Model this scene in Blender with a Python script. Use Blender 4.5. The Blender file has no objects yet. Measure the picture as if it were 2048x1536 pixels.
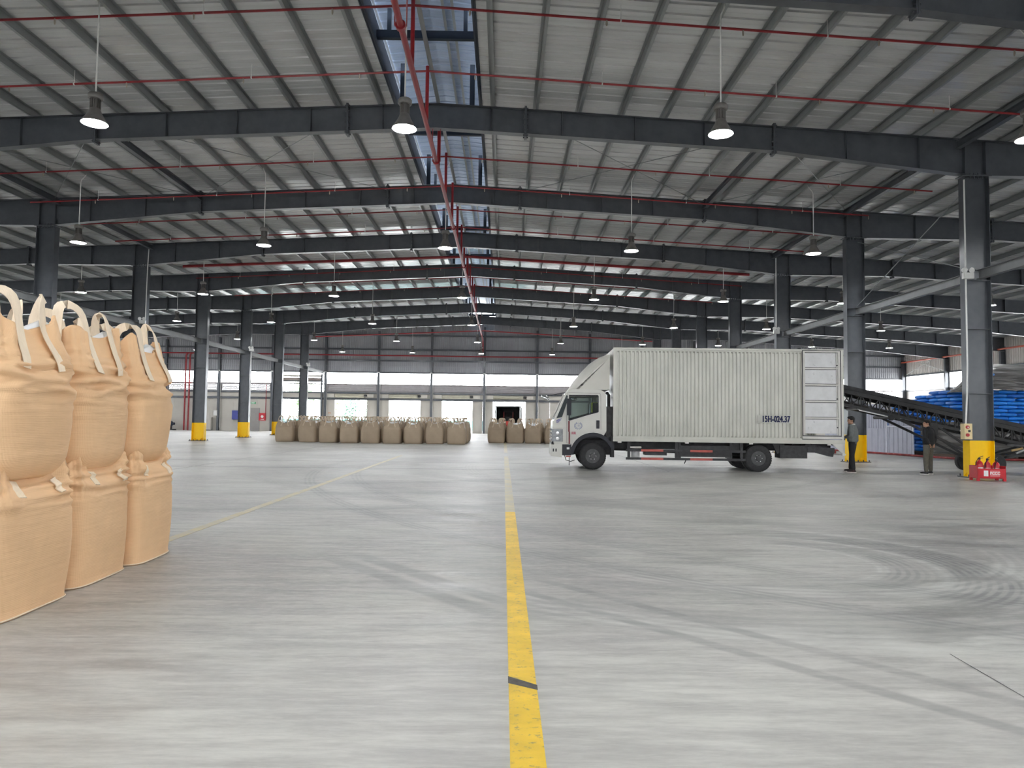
import bpy, bmesh, math, random
import numpy as np
from mathutils import Vector, Matrix, noise
from mathutils.geometry import tessellate_polygon

random.seed(7)
SC = bpy.context.scene
COL = SC.collection
PI = math.pi

# ------------------------------------------------------------------ camera
PITCH, YAW, ROLL, CAM_H = 0.0487, 0.0115, 0.0124, 1.5
cam_d = bpy.data.cameras.new('camera')
cam_d.sensor_width = 36.0
cam_d.lens = 1420.0 / 2048.0 * 36.0
cam_d.clip_end = 600
cam = bpy.data.objects.new('camera', cam_d)
COL.objects.link(cam)
_r = Vector((math.cos(YAW), -math.sin(YAW), 0))
_fh = Vector((math.sin(YAW), math.cos(YAW), 0))
_f = _fh * math.cos(PITCH) + Vector((0, 0, math.sin(PITCH)))
_u = -_fh * math.sin(PITCH) + Vector((0, 0, math.cos(PITCH)))
_R = _r * math.cos(ROLL) + _u * math.sin(ROLL)
_U = -_r * math.sin(ROLL) + _u * math.cos(ROLL)
cam.matrix_world = Matrix(((_R.x, _U.x, -_f.x, 0), (_R.y, _U.y, -_f.y, 0), (_R.z, _U.z, -_f.z, CAM_H), (0, 0, 0, 1)))
SC.camera = cam

# ------------------------------------------------------------------ sky, exposure
SKY_STRENGTH = 17.0
w = bpy.data.worlds.new('overcast_sky')
SC.world = w
w.use_nodes = True
nt = w.node_tree
nt.nodes.clear()
_o = nt.nodes.new('ShaderNodeOutputWorld')
_b = nt.nodes.new('ShaderNodeBackground')
_tc = nt.nodes.new('ShaderNodeTexCoord')
_nz = nt.nodes.new('ShaderNodeTexNoise')
_nz.inputs['Scale'].default_value = 2.5
_nz.inputs['Detail'].default_value = 4
_cr = nt.nodes.new('ShaderNodeValToRGB')
_cr.color_ramp.elements[0].color = (0.86, 0.92, 1.0, 1)
_cr.color_ramp.elements[1].color = (1.0, 1.0, 1.0, 1)
nt.links.new(_tc.outputs['Generated'], _nz.inputs['Vector'])
nt.links.new(_nz.outputs['Fac'], _cr.inputs['Fac'])
nt.links.new(_cr.outputs['Color'], _b.inputs['Color'])
_b.inputs['Strength'].default_value = SKY_STRENGTH
nt.links.new(_b.outputs['Background'], _o.inputs['Surface'])
SC.view_settings.view_transform = 'Standard'
SC.view_settings.look = 'None'
SC.view_settings.gamma = 1.0
SC.view_settings.use_curve_mapping = False
SC.view_settings.exposure = 0.12
SC.cycles.use_denoising = True
SC.cycles.max_bounces = 5
SC.cycles.diffuse_bounces = 4
SC.cycles.glossy_bounces = 2
SC.cycles.transmission_bounces = 4
SC.cycles.use_adaptive_sampling = True
SC.cycles.adaptive_threshold = 0.18
SC.cycles.adaptive_min_samples = 16
SC.cycles.sample_clamp_indirect = 8.0
SC.cycles.caustics_reflective = False
SC.cycles.caustics_refractive = False

# ------------------------------------------------------------------ materials
MATS = {}
def pm(name, col, rough=0.6, metal=0.0, var=0.10, scale=5.0, bump=0.0, bscale=30.0, stretch=(1, 1, 1), spots=None, emis=None, alpha=None, trans=None):
    """procedural material: noise-modulated colour, optional fine relief and dirt spots"""
    if name in MATS:
        return MATS[name]
    m = bpy.data.materials.new(name)
    m.use_nodes = True
    t = m.node_tree
    b = t.nodes['Principled BSDF']
    b.inputs['Roughness'].default_value = rough
    b.inputs['Metallic'].default_value = metal
    tc = t.nodes.new('ShaderNodeTexCoord')
    mp = t.nodes.new('ShaderNodeMapping')
    mp.inputs['Scale'].default_value = stretch
    t.links.new(tc.outputs['Object'], mp.inputs['Vector'])
    n = t.nodes.new('ShaderNodeTexNoise')
    n.inputs['Scale'].default_value = scale
    n.inputs['Detail'].default_value = 2.5
    n.inputs['Roughness'].default_value = 0.6
    t.links.new(mp.outputs['Vector'], n.inputs['Vector'])
    r = t.nodes.new('ShaderNodeValToRGB')
    r.color_ramp.elements[0].position = 0.3
    r.color_ramp.elements[1].position = 0.7
    r.color_ramp.elements[0].color = tuple(max(0, c * (1 - var)) for c in col[:3]) + (1,)
    r.color_ramp.elements[1].color = tuple(min(1, c * (1 + var)) for c in col[:3]) + (1,)
    t.links.new(n.outputs['Fac'], r.inputs['Fac'])
    out = r.outputs['Color']
    if spots:
        n2 = t.nodes.new('ShaderNodeTexNoise')
        n2.inputs['Scale'].default_value = spots[1]
        n2.inputs['Detail'].default_value = 4
        n2.inputs['Roughness'].default_value = 0.7
        t.links.new(mp.outputs['Vector'], n2.inputs['Vector'])
        r2 = t.nodes.new('ShaderNodeValToRGB')
        r2.color_ramp.elements[0].position = spots[2]
        r2.color_ramp.elements[1].position = spots[2] + 0.12
        r2.color_ramp.elements[0].color = (0, 0, 0, 1)
        r2.color_ramp.elements[1].color = (1, 1, 1, 1)
        t.links.new(n2.outputs['Fac'], r2.inputs['Fac'])
        mx = t.nodes.new('ShaderNodeMix')
        mx.data_type = 'RGBA'
        mx.inputs['B'].default_value = tuple(spots[0][:3]) + (1,)
        t.links.new(out, mx.inputs['A'])
        ml = t.nodes.new('ShaderNodeMath')
        ml.operation = 'MULTIPLY'
        ml.inputs[1].default_value = spots[3] if len(spots) > 3 else 0.6
        t.links.new(r2.outputs['Color'], ml.inputs[0])
        t.links.new(ml.outputs[0], mx.inputs['Factor'])
        out = mx.outputs['Result']
    t.links.new(out, b.inputs['Base Color'])
    if bump:
        n3 = t.nodes.new('ShaderNodeTexNoise')
        n3.inputs['Scale'].default_value = bscale
        n3.inputs['Detail'].default_value = 4
        t.links.new(mp.outputs['Vector'], n3.inputs['Vector'])
        bp = t.nodes.new('ShaderNodeBump')
        bp.inputs['Strength'].default_value = bump
        bp.inputs['Distance'].default_value = 0.02
        t.links.new(n3.outputs['Fac'], bp.inputs['Height'])
        t.links.new(bp.outputs['Normal'], b.inputs['Normal'])
    if emis:
        b.inputs['Emission Color'].default_value = tuple(emis[0]) + (1,)
        b.inputs['Emission Strength'].default_value = emis[1]
    if trans:
        b.inputs['Transmission Weight'].default_value = trans
    MATS[name] = m
    return m

STEEL = pm('dark_slate_steel_paint', (0.074, 0.081, 0.093), 0.28, 0.0, 0.15, 3)
STEELB = pm('sky_tinted_steel', (0.016, 0.026, 0.045), 0.5, 0.0, 0.15, 3)  # ventilator steel: blue skylight and shade put into the colour
PURL = pm('galvanised_purlin', (0.27, 0.285, 0.285), 0.34, 0.40, 0.12, 4, stretch=(1, .1, 1))
SHEET = pm('galvalume_roof_sheet', (0.66, 0.67, 0.67), 0.22, 0.18, 0.08, 1.2, stretch=(.3, 2, 1), bump=.05, bscale=3)
SHEETB = pm('sky_tinted_roof_sheet', (0.36, 0.44, 0.58), 0.30, 0.5, 0.08, 1.2, stretch=(.3, 2, 1))  # ventilator cover: bluish sky reflection painted into the sheet colour
CLAD = pm('grey_wall_cladding', (0.33, 0.335, 0.36), 0.5, 0.1, 0.10, 0.8)
CLADL = pm('pale_side_cladding', (0.60, 0.57, 0.54), 0.5, 0.0, 0.06, 0.8)
CREAM = pm('cream_wall_panel', (0.50, 0.475, 0.43), 0.6, 0.0, 0.06, 0.7)
YEL = pm('yellow_column_paint', (1.0, 0.60, 0.0), 0.55, 0.0, 0.04, 6, spots=((0.35, 0.22, 0.02), 5, .70, .4))
RED = pm('red_pipe_paint', (0.27, 0.014, 0.02), 0.35, 0.0, 0.12, 8)
REDX = pm('red_extinguisher_paint', (0.50, 0.012, 0.022), 0.3, 0.0, 0.10, 8)
WHITE = pm('white_plastic', (0.72, 0.72, 0.70), 0.5, 0.0, 0.05, 8)
LAMPG = pm('grey_lamp_housing', (0.20, 0.19, 0.18), 0.45, 0.3, 0.10, 10)
LENS = pm('lamp_diffuser', (0.8, 0.86, 0.9), 0.35, 0.0, 0.03, 4, emis=((0.96, 0.98, 1.0), 255.0))
BAG = None
BLACK = pm('black_rubber', (0.018, 0.018, 0.019), 0.75, 0.0, 0.25, 14, bump=.2)
DARKM = pm('dark_chassis_metal', (0.035, 0.035, 0.037), 0.6, 0.2, 0.3, 9)
GLASS = None

# ------------------------------------------------------------------ mesh builder
class MB:
    def __init__(s):
        s.v, s.f, s.m = [], [], []
        s.cur = 0
    def _add(s, vs, fs):
        o = len(s.v)
        s.v += [tuple(p) for p in vs]
        s.f += [tuple(i + o for i in q) for q in fs]
        s.m += [s.cur] * len(fs)
        return s
    def box(s, x0, x1, y0, y1, z0, z1):
        vs = [(x, y, z) for z in (z0, z1) for y in (y0, y1) for x in (x0, x1)]
        return s._add(vs, [(0, 2, 3, 1), (4, 5, 7, 6), (0, 1, 5, 4), (1, 3, 7, 5), (3, 2, 6, 7), (2, 0, 4, 6)])
    def bar(s, p0, p1, w, h, up=(0, 0, 1)):
        p0, p1, up = Vector(p0), Vector(p1), Vector(up)
        d = (p1 - p0).normalized()
        sd = d.cross(up)
        if sd.length < 1e-5:
            sd = d.cross(Vector((0, 1, 0)))
        sd.normalize()
        u = sd.cross(d)
        vs = []
        for p in (p0, p1):
            for a, b in ((-1, -1), (1, -1), (1, 1), (-1, 1)):
                vs.append(p + sd * (a * w / 2) + u * (b * h / 2))
        return s._add(vs, [(0, 1, 2, 3), (7, 6, 5, 4), (0, 4, 5, 1), (1, 5, 6, 2), (2, 6, 7, 3), (3, 7, 4, 0)])
    def ibeam(s, p0, p1, dep, wid, tf, tw, up=(0, 0, 1)):
        up = Vector(up).normalized()
        p0, p1 = Vector(p0), Vector(p1)
        s.bar(p0, p1, tw, dep - 2 * tf, up)
        d = (p1 - p0).normalized()
        sd = d.cross(up).normalized()
        u = sd.cross(d)
        for k in (-1, 1):
            o = u * (k * (dep - tf) / 2)
            s.bar(p0 + o, p1 + o, wid, tf, up)
        return s
    def tube(s, pts, r, n=8, closed=False, cap=True):
        pts = [Vector(p) for p in pts]
        rs = r if isinstance(r, (list, tuple)) else [r] * len(pts)
        ref = None
        rings = []
        for i, p in enumerate(pts):
            a = pts[max(0, i - 1)] if not closed else pts[i - 1]
            b = pts[min(len(pts) - 1, i + 1)] if not closed else pts[(i + 1) % len(pts)]
            d = (b - a).normalized()
            if ref is None:
                ref = d.cross(Vector((0, 0, 1)))
                if ref.length < 1e-3:
                    ref = d.cross(Vector((0, 1, 0)))
            ref = (ref - d * ref.dot(d)).normalized()
            q = d.cross(ref)
            rings.append([p + (ref * math.cos(2 * PI * k / n) + q * math.sin(2 * PI * k / n)) * rs[i] for k in range(n)])
        vs = [v for g in rings for v in g]
        fs = []
        m = len(rings)
        for i in range(m if closed else m - 1):
            j = (i + 1) % m
            for k in range(n):
                fs.append((i * n + k, i * n + (k + 1) % n, j * n + (k + 1) % n, j * n + k))
        if cap and not closed:
            fs.append(tuple(range(n - 1, -1, -1)))
            fs.append(tuple((m - 1) * n + k for k in range(n)))
        return s._add(vs, fs)
    def lathe(s, prof, n=24, c=(0, 0, 0), axis='z'):
        vs, fs = [], []
        for (r, z) in prof:
            for k in range(n):
                a = 2 * PI * k / n
                x, y = r * math.cos(a), r * math.sin(a)
                p = {'z': (x, y, z), 'y': (x, z, y), 'x': (z, x, y)}[axis]
                vs.append((p[0] + c[0], p[1] + c[1], p[2] + c[2]))
        for i in range(len(prof) - 1):
            for k in range(n):
                fs.append((i * n + k, i * n + (k + 1) % n, (i + 1) * n + (k + 1) % n, (i + 1) * n + k))
        if prof[0][0] > 1e-4:
            fs.append(tuple(range(n)))
        if prof[-1][0] > 1e-4:
            fs.append(tuple((len(prof) - 1) * n + k for k in range(n)))
        return s._add(vs, fs)
    def panel(s, outer, holes, d0, d1, axis='y'):
        """flat polygon with holes in two axes, extruded along the third"""
        loops = [list(outer)] + [list(h) for h in holes]
        tris = tessellate_polygon([[Vector((a, b, 0)) for a, b in l] for l in loops])
        flat = [p for l in loops for p in l]
        def P(p, d):
            return {'y': (p[0], d, p[1]), 'x': (d, p[0], p[1]), 'z': (p[0], p[1], d)}[axis]
        n = len(flat)
        vs = [P(p, d0) for p in flat] + [P(p, d1) for p in flat]
        fs = [tuple(t) for t in tris] + [tuple(i + n for i in reversed(t)) for t in tris]
        o = 0
        for l in loops:
            k = len(l)
            for i in range(k):
                a, b = o + i, o + (i + 1) % k
                fs.append((a, b, b + n, a + n))
            o += k
        return s._add(vs, fs)
    def ellip(s, c, r, nu=12, nv=8, rot=None):
        vs, fs = [], []
        for j in range(nv + 1):
            ph = -PI / 2 + PI * j / nv
            for i in range(nu):
                th = 2 * PI * i / nu
                p = Vector((r[0] * math.cos(ph) * math.cos(th), r[1] * math.cos(ph) * math.sin(th), r[2] * math.sin(ph)))
                if rot:
                    p = rot @ p
                vs.append(p + Vector(c))
        for j in range(nv):
            for i in range(nu):
                fs.append((j * nu + i, j * nu + (i + 1) % nu, (j + 1) * nu + (i + 1) % nu, (j + 1) * nu + i))
        return s._add(vs, fs)
    def grid(s, rows, close_u=False):
        """rows of points -> quads"""
        n = len(rows[0])
        vs = [p for r in rows for p in r]
        fs = []
        for i in range(len(rows) - 1):
            for k in range(n if close_u else n - 1):
                fs.append((i * n + k, i * n + (k + 1) % n, (i + 1) * n + (k + 1) % n, (i + 1) * n + k))
        return s._add(vs, fs)
    def mesh(s, name, mats, smooth=False, off=None, clean=False):
        me = bpy.data.meshes.new(name)
        vs = s.v
        if off is not None:
            vs = [(p[0] - off[0], p[1] - off[1], p[2] - off[2]) for p in vs]
        me.from_pydata(vs, [], s.f)
        for m in (mats if isinstance(mats, (list, tuple)) else [mats]):
            me.materials.append(m)
        if any(s.m):
            me.polygons.foreach_set('material_index', s.m)
        bm = bmesh.new()
        bm.from_mesh(me)
        if clean:
            bmesh.ops.remove_doubles(bm, verts=bm.verts, dist=1e-5)
        bmesh.ops.recalc_face_normals(bm, faces=bm.faces)
        bm.to_mesh(me)
        bm.free()
        if smooth:
            me.polygons.foreach_set('use_smooth', [True] * len(me.polygons))
            if smooth != 'all':
                me.set_sharp_from_angle(angle=math.radians(smooth if smooth is not True else 40))
        me.update()
        return me
    def build(s, name, mats, parent=None, smooth=False, local=False, clean=False):
        """world-space vertices are re-based on the parent's location unless local"""
        off = None
        if parent is not None and not local:
            off = tuple(parent.location)
        me = s.mesh(name, mats, smooth, off, clean)
        o = bpy.data.objects.new(name, me)
        COL.objects.link(o)
        if parent is not None:
            o.parent = parent
        return o

def inst(name, me, parent=None, loc=(0, 0, 0), rz=0.0, scale=None, own=False):
    if own:
        me = me.copy()
    o = bpy.data.objects.new(name, me)
    COL.objects.link(o)
    if parent is not None:
        o.parent = parent
    o.location = loc
    o.rotation_euler = (0, 0, rz)
    if scale:
        o.scale = scale
    return o
def thing(name, label, cat, loc=(0, 0, 0), rz=0.0, group=None):
    o = bpy.data.objects.new(name, None)
    o.empty_display_size = 0.2
    COL.objects.link(o)
    o.location = loc
    o.rotation_euler = (0, 0, rz)
    return tag(o, label, cat, group)
def tag(o, label, cat, group=None, kind=None):
    o['label'] = label
    o['category'] = cat
    if group:
        o['group'] = group
    if kind:
        o['kind'] = kind
    return o
def struct(o, label=None):
    o['kind'] = 'structure'
    if label:
        o['label'] = label
    return o
def copy_tree(o, parent=None):
    c = o.copy()
    COL.objects.link(c)
    c.parent = parent
    for ch in list(o.children):
        copy_tree(ch, c)
    return c
ORD = ['first', 'second', 'third', 'fourth', 'fifth', 'sixth', 'seventh', 'eighth', 'ninth', 'tenth', 'eleventh', 'twelfth', 'thirteenth', 'fourteenth', 'fifteenth', 'sixteenth', 'seventeenth', 'eighteenth', 'nineteenth', 'twentieth']
def text_mesh(name, body, size, mat, thick=0.002, bold=0.0, xs=1.0):
    cu = bpy.data.curves.new(name, 'FONT')
    cu.body = body
    cu.size = size
    cu.extrude = thick
    cu.offset = bold
    cu.space_character = 1.0 + bold * 12
    cu.align_x = 'CENTER'
    cu.align_y = 'CENTER'
    ob = bpy.data.objects.new(name, cu)
    COL.objects.link(ob)
    dg = bpy.context.evaluated_depsgraph_get()
    me = bpy.data.meshes.new_from_object(ob.evaluated_get(dg))
    bpy.data.objects.remove(ob)
    bpy.data.curves.remove(cu)
    me.materials.clear()
    me.materials.append(mat)
    if xs != 1.0:
        me.transform(Matrix.Diagonal((xs, 1, 1, 1)))
    me.name = name
    return me

# ================================================================== THE BUILDING
XR = -2.02                      # ridge line
SPAN = 15.51                    # half span between the two column rows
XRT, XLF = 39.45, -43.49        # side walls
YB = 69.40                      # back wall, inner face
Y0 = -23.0                      # end wall behind the camera
EAVE = 41.47
def FY(k):
    return 20.04 + (k - 1) * 7.05
def top(u):
    return 10.50 - 0.052 * u
def depth(u):
    if u < 9.7: return 0.72
    if u < SPAN: return 0.72 + (1.05 - 0.72) * (u - 9.7) / (SPAN - 9.7)
    if u < 20.9: return top(u) - (top(SPAN) - 1.05)
    if u < 34.0: return top(20.9) - (top(SPAN) - 1.05)
    return 0.77 + 0.35 * (u - 34.0) / 7.4

# ---- floor material
def floor_material():
    m = bpy.data.materials.new('worn_concrete_floor')
    m.use_nodes = True
    t = m.node_tree
    L = t.links.new
    N = t.nodes.new
    b = t.nodes['Principled BSDF']
    tc = N('ShaderNodeTexCoord')
    def nz(scale, st=(1, 1, 1), det=6, rough=.6, dist=0.0, loc=(0, 0, 0), rot=0.0):
        mp = N('ShaderNodeMapping'); mp.inputs['Scale'].default_value = st
        mp.inputs['Location'].default_value = loc
        mp.inputs['Rotation'].default_value = (0, 0, rot)
        L(tc.outputs['Object'], mp.inputs['Vector'])
        n = N('ShaderNodeTexNoise'); n.inputs['Scale'].default_value = scale
        n.inputs['Detail'].default_value = det; n.inputs['Roughness'].default_value = rough
        n.inputs['Distortion'].default_value = dist
        L(mp.outputs['Vector'], n.inputs['Vector'])
        return n.outputs['Fac']
    def math_(op, a, b_=None, c=None):
        n = N('ShaderNodeMath'); n.operation = op
        for i, x in enumerate((a, b_, c)):
            if x is None: continue
            if isinstance(x, (int, float)): n.inputs[i].default_value = x
            else: L(x, n.inputs[i])
        return n.outputs[0]
    def ramp(x, p0, p1):
        n = N('ShaderNodeMapRange'); n.clamp = True; n.interpolation_type = 'SMOOTHSTEP'
        L(x, n.inputs['Value']); n.inputs['From Min'].default_value = p0; n.inputs['From Max'].default_value = p1
        return n.outputs['Result']
    def mix(f, a, b_):
        n = N('ShaderNodeMix'); n.data_type = 'RGBA'
        if isinstance(f, (int, float)): n.inputs['Factor'].default_value = f
        else: L(f, n.inputs['Factor'])
        for key, x in (('A', a), ('B', b_)):
            if isinstance(x, tuple): n.inputs[key].default_value = x + (1,)
            else: L(x, n.inputs[key])
        return n.outputs['Result']
    nA = nz(2.0, (.34, 1.7, 1), det=6, rough=.72, dist=.25, rot=.16)
    nB = nz(4.6, (.30, 2.0, 1), det=5, rough=.75, loc=(4, 2, 0), rot=-.28)
    nC = nz(0.30, det=4, rough=.55, loc=(1.5, 3.0, 0))
    nD = nz(24, (.4, 1, 1), det=3, rough=.7, rot=.1)
    nE = nz(0.75, det=3, loc=(9, 5, 0))
    v = math_('ADD', math_('MULTIPLY', nA, .42), math_('ADD', math_('MULTIPLY', nB, .36), math_('MULTIPLY', nC, .30)))
    tone = ramp(v, .42, .66)
    c = mix(tone, (0.225, 0.219, 0.205), (0.50, 0.485, 0.452))
    c = mix(math_('MULTIPLY', ramp(nE, .38, .66), .5), c, mix(tone, (0.22, 0.228, 0.208), (0.478, 0.49, 0.437)))
    c = mix(math_('MULTIPLY', math_('SUBTRACT', 1.0, ramp(nC, .34, .52)), .42), c, mix(tone, (0.255, 0.238, 0.232), (0.44, 0.41, 0.40)))
    c = mix(math_('MULTIPLY', ramp(nD, .40, .72), .22), c, (0.70, 0.69, 0.65))
    c = mix(math_('MULTIPLY', math_('SUBTRACT', 1.0, ramp(nD, .24, .42)), .25), c, (0.17, 0.165, 0.16))
    sep = N('ShaderNodeSeparateXYZ'); L(tc.outputs['Object'], sep.inputs[0])
    X, Y = sep.outputs['X'], sep.outputs['Y']
    # radial pale patch: stronger light near the camera painted into the floor colour
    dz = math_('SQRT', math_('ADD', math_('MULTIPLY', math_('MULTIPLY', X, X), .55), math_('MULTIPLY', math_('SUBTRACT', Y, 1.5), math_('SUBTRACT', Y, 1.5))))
    near_light = math_('SUBTRACT', 1.0, ramp(math_('ADD', dz, math_('MULTIPLY', nC, 2.0)), 2.6, 6.6))
    c = mix(math_('MULTIPLY', near_light, .68), c, mix(tone, (0.50, 0.485, 0.455), (0.74, 0.725, 0.67)))
    wear = math_('ADD', .25, math_('MULTIPLY', ramp(nA, .36, .58), .75))
    wear2 = math_('ADD', .2, math_('MULTIPLY', ramp(nB, .36, .60), .8))
    # curved tyre marks: bands of constant radius round turning centres
    def circles(cx, cy, half, lines, w_, sp=(.25, .75), tread=62):
        dx = math_('SUBTRACT', X, cx); dy = math_('SUBTRACT', Y, cy)
        d = math_('SQRT', math_('ADD', math_('MULTIPLY', dx, dx), math_('MULTIPLY', dy, dy)))
        dirn = math_('ADD', math_('MULTIPLY', dx, math.cos(half)), math_('MULTIPLY', dy, math.sin(half)))
        side = ramp(math_('DIVIDE', dirn, d), *sp)
        st = math_('ADD', .45, math_('MULTIPLY', ramp(math_('SINE', math_('MULTIPLY', d, tread)), -.8, .8), .55))
        tot = None
        for r, wd, amt in lines:
            e = math_('ABSOLUTE', math_('SUBTRACT', d, r))
            band = math_('MULTIPLY', math_('SUBTRACT', 1.0, ramp(e, wd * .3, wd)), amt)
            tot = band if tot is None else math_('MAXIMUM', tot, band)
        return math_('MULTIPLY', math_('MULTIPLY', tot, st), math_('MULTIPLY', side, w_))
    def tracks(x0, y0, x1, y1, offs, wd, amt, w_):
        """straight tyre tracks parallel to the line (x0,y0)-(x1,y1)"""
        ln = math.hypot(x1 - x0, y1 - y0)
        ux, uy = (x1 - x0) / ln, (y1 - y0) / ln
        dx = math_('SUBTRACT', X, x0); dy = math_('SUBTRACT', Y, y0)
        s_ = math_('ADD', math_('MULTIPLY', dx, ux), math_('MULTIPLY', dy, uy))
        p = math_('ADD', math_('MULTIPLY', dx, -uy), math_('MULTIPLY', dy, ux))
        tot = None
        for o_ in offs:
            band = math_('SUBTRACT', 1.0, ramp(math_('ABSOLUTE', math_('SUBTRACT', p, o_)), wd * .4, wd))
            tot = band if tot is None else math_('MAXIMUM', tot, band)
        ends = math_('MULTIPLY', ramp(s_, -.6, .3), math_('SUBTRACT', 1.0, ramp(s_, ln - .3, ln + .6)))
        return math_('MULTIPLY', math_('MULTIPLY', tot, amt), math_('MULTIPLY', ends, w_))
    DK = (0.13, 0.132, 0.135)
    LT = (0.68, 0.68, 0.635)
    c = mix(circles(2.95, 7.75, .10, ((1.95, .55, .75), (1.25, .30, .5)), wear, (.1, .7), 75), c, DK)
    c = mix(circles(2.95, 7.75, .05, ((1.62, .10, .6), (1.05, .10, .5), (2.3, .12, .5)), wear2, (.1, .7), 75), c, LT)
    c = mix(circles(2.4, 10.2, -1.25, ((4.9, .6, .35), (3.9, .4, .25)), wear2, (.2, .8), 40), c, DK)
    c = mix(circles(3.0, 9.2, -1.35, ((4.3, .35, .5), (2.9, .25, .45)), wear, (.3, .8), 50), c, LT)
    c = mix(tracks(.2, 6.25, 3.1, 2.9, (0.0, .42), .085, .42, wear), c, DK)
    c = mix(tracks(-1.7, 7.5, -.2, 5.7, (0.0, .30), .14, .40, wear), c, DK)
    c = mix(circles(16.0, 22.5, -2.1, ((21.3, .25, .4), (20.2, .25, .35), (17.0, .4, .3)), wear), c, DK)
    c = mix(circles(-6.0, 30.0, -1.35, ((18.6, .35, .4), (16.3, .4, .35), (14.0, .5, .35)), wear), c, DK)
    c = mix(circles(6.0, 24.0, -1.6, ((9.5, .5, .4), (12.2, .5, .35), (13.6, .3, .35)), wear2), c, DK)
    L(c, b.inputs['Base Color'])
    ro = math_('ADD', .34, math_('MULTIPLY', ramp(nA, .3, .7), .24))
    L(ro, b.inputs['Roughness'])
    bp = N('ShaderNodeBump'); bp.inputs['Strength'].default_value = .10; bp.inputs['Distance'].default_value = .02
    L(nD, bp.inputs['Height'])
    L(bp.outputs['Normal'], b.inputs['Normal'])
    b.inputs['Specular IOR Level'].default_value = 0.5
    return m
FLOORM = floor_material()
APRON = pm('outdoor_concrete_apron', (0.55, 0.55, 0.53), 0.8, 0, .08, .3)

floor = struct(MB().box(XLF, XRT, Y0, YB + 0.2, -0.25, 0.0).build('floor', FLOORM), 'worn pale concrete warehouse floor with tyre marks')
g = MB()
g.box(-300, 300, YB + 0.2, 420, -0.45, -0.12)
g.box(-300, 300, -260, Y0, -0.45, -0.12)
g.box(-300, XLF, Y0, YB + .2, -0.45, -0.12)
g.box(XRT, 300, Y0, YB + .2, -0.45, -0.12)
struct(g.build('ground', APRON), 'bright concrete yard outside the warehouse')

# floor paint and joints: thin parts of the floor
PAINT = pm('worn_yellow_line_paint', (0.84, 0.55, 0.035), 0.5, 0, .16, 4, spots=((0.30, 0.23, 0.12), 26, .565, .8), bump=.1, stretch=(.7, 1, 1))
PAINTF = pm('dusty_yellow_line_paint', (0.46, 0.39, 0.20), 0.4, 0, .10, 2, spots=((0.38, 0.36, 0.30), 3, .46, .75))
JOINT = pm('dark_joint_sealant', (0.10, 0.10, 0.10), 0.8, 0, .2, 5)
SCUFF = pm('black_tyre_scuff', (0.10, 0.09, 0.08), 0.7, 0, .3, 20)
MB().box(0.049, 0.206, -3, 11.5, 0.0005, 0.003).build('yellow_line', PAINT, floor)
MB().box(0.049, 0.206, 11.5, 28.2, 0.0005, 0.003).build('yellow_line', PAINTF, floor)
MB().box(0.05, 0.20, 31.2, 60, 0.0005, 0.003).build('yellow_line', PAINTF, floor)
MB().box(-4.06, -3.92, -3, 28.0, 0.0005, 0.003).build('yellow_line', PAINTF, floor)
MB()._add([(0.046, 4.10, .0035), (0.21, 4.00, .0035), (0.21, 4.075, .0035), (0.12, 4.15, .0035), (0.046, 4.21, .0035)], [(0, 1, 2, 3, 4)]).build('tyre_scuff', SCUFF, floor)
for y in (20.9, 24.0, 34.6, 55.0):
    MB().box(XLF + .1, XRT - .1, y - .012, y + .012, 0.0003, 0.0018).build('joint', JOINT, floor)
for x in (-9.0, 4.9, 17.8):
    MB().box(x - .006, x + .006, 6 if x != 4.9 else 20.9, YB - .1, 0.0003, 0.0016).build('joint', JOINT, floor)
MB()._add([(2.93, 4.68, .002), (2.885, 3.93, .002), (2.89, 3.4, .002), (2.90, 3.4, .002), (2.892, 3.93, .002), (2.937, 4.68, .002)], [(0, 1, 4, 5), (1, 2, 3, 4)]).build('crack', JOINT, floor)

# ---- ceiling: outer skin, ribbed sheets, purlins
c = MB()
for sgn in (-1, 1):
    z0, z1 = top(1.29) + .30, top(EAVE + .6) + .30
    x0, x1 = XR + sgn * 1.29, XR + sgn * (EAVE + .6)
    vs = [(x0, Y0, z0), (x1, Y0, z1), (x1, YB + .8, z1), (x0, YB + .8, z0)]
    vs += [(p[0], p[1], p[2] + .05) for p in vs]
    c._add(vs, [(0, 1, 2, 3), (4, 5, 6, 7), (0, 1, 5, 4), (1, 2, 6, 5), (2, 3, 7, 6), (3, 0, 4, 7)])
ceiling = struct(c.build('ceiling', SHEET), 'low-pitched corrugated metal warehouse roof')

PITCHR = 0.406
def sheet_profile(nr):
    pts = []
    for i in range(nr):
        y = i * PITCHR
        pts += [(y, 0.0), (y + .135, 0.0), (y + .150, .004), (y + .17, .004), (y + .185, 0.0), (y + .325, 0.0), (y + .348, .046), (y + .383, .046)]
    pts.append((nr * PITCHR, 0.0))
    return pts
NR = 3
PW = NR * PITCHR
prof = sheet_profile(NR)
meshes = []
for sgn in (-1, 1):
    b = MB()
    us = [1.29, 8, 16, 24, 32, EAVE + .5]
    b.grid([[(XR + sgn * u, y, top(u) + .212 + z) for (y, z) in prof] for u in us])
    me = b.mesh('roof_sheet', SHEET)
    meshes.append(me)
y = Y0
while y < YB + .6:
    for me in meshes:
        inst('roof_sheet', me, ceiling, (0, y, 0), own=True)
    y += PW

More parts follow.
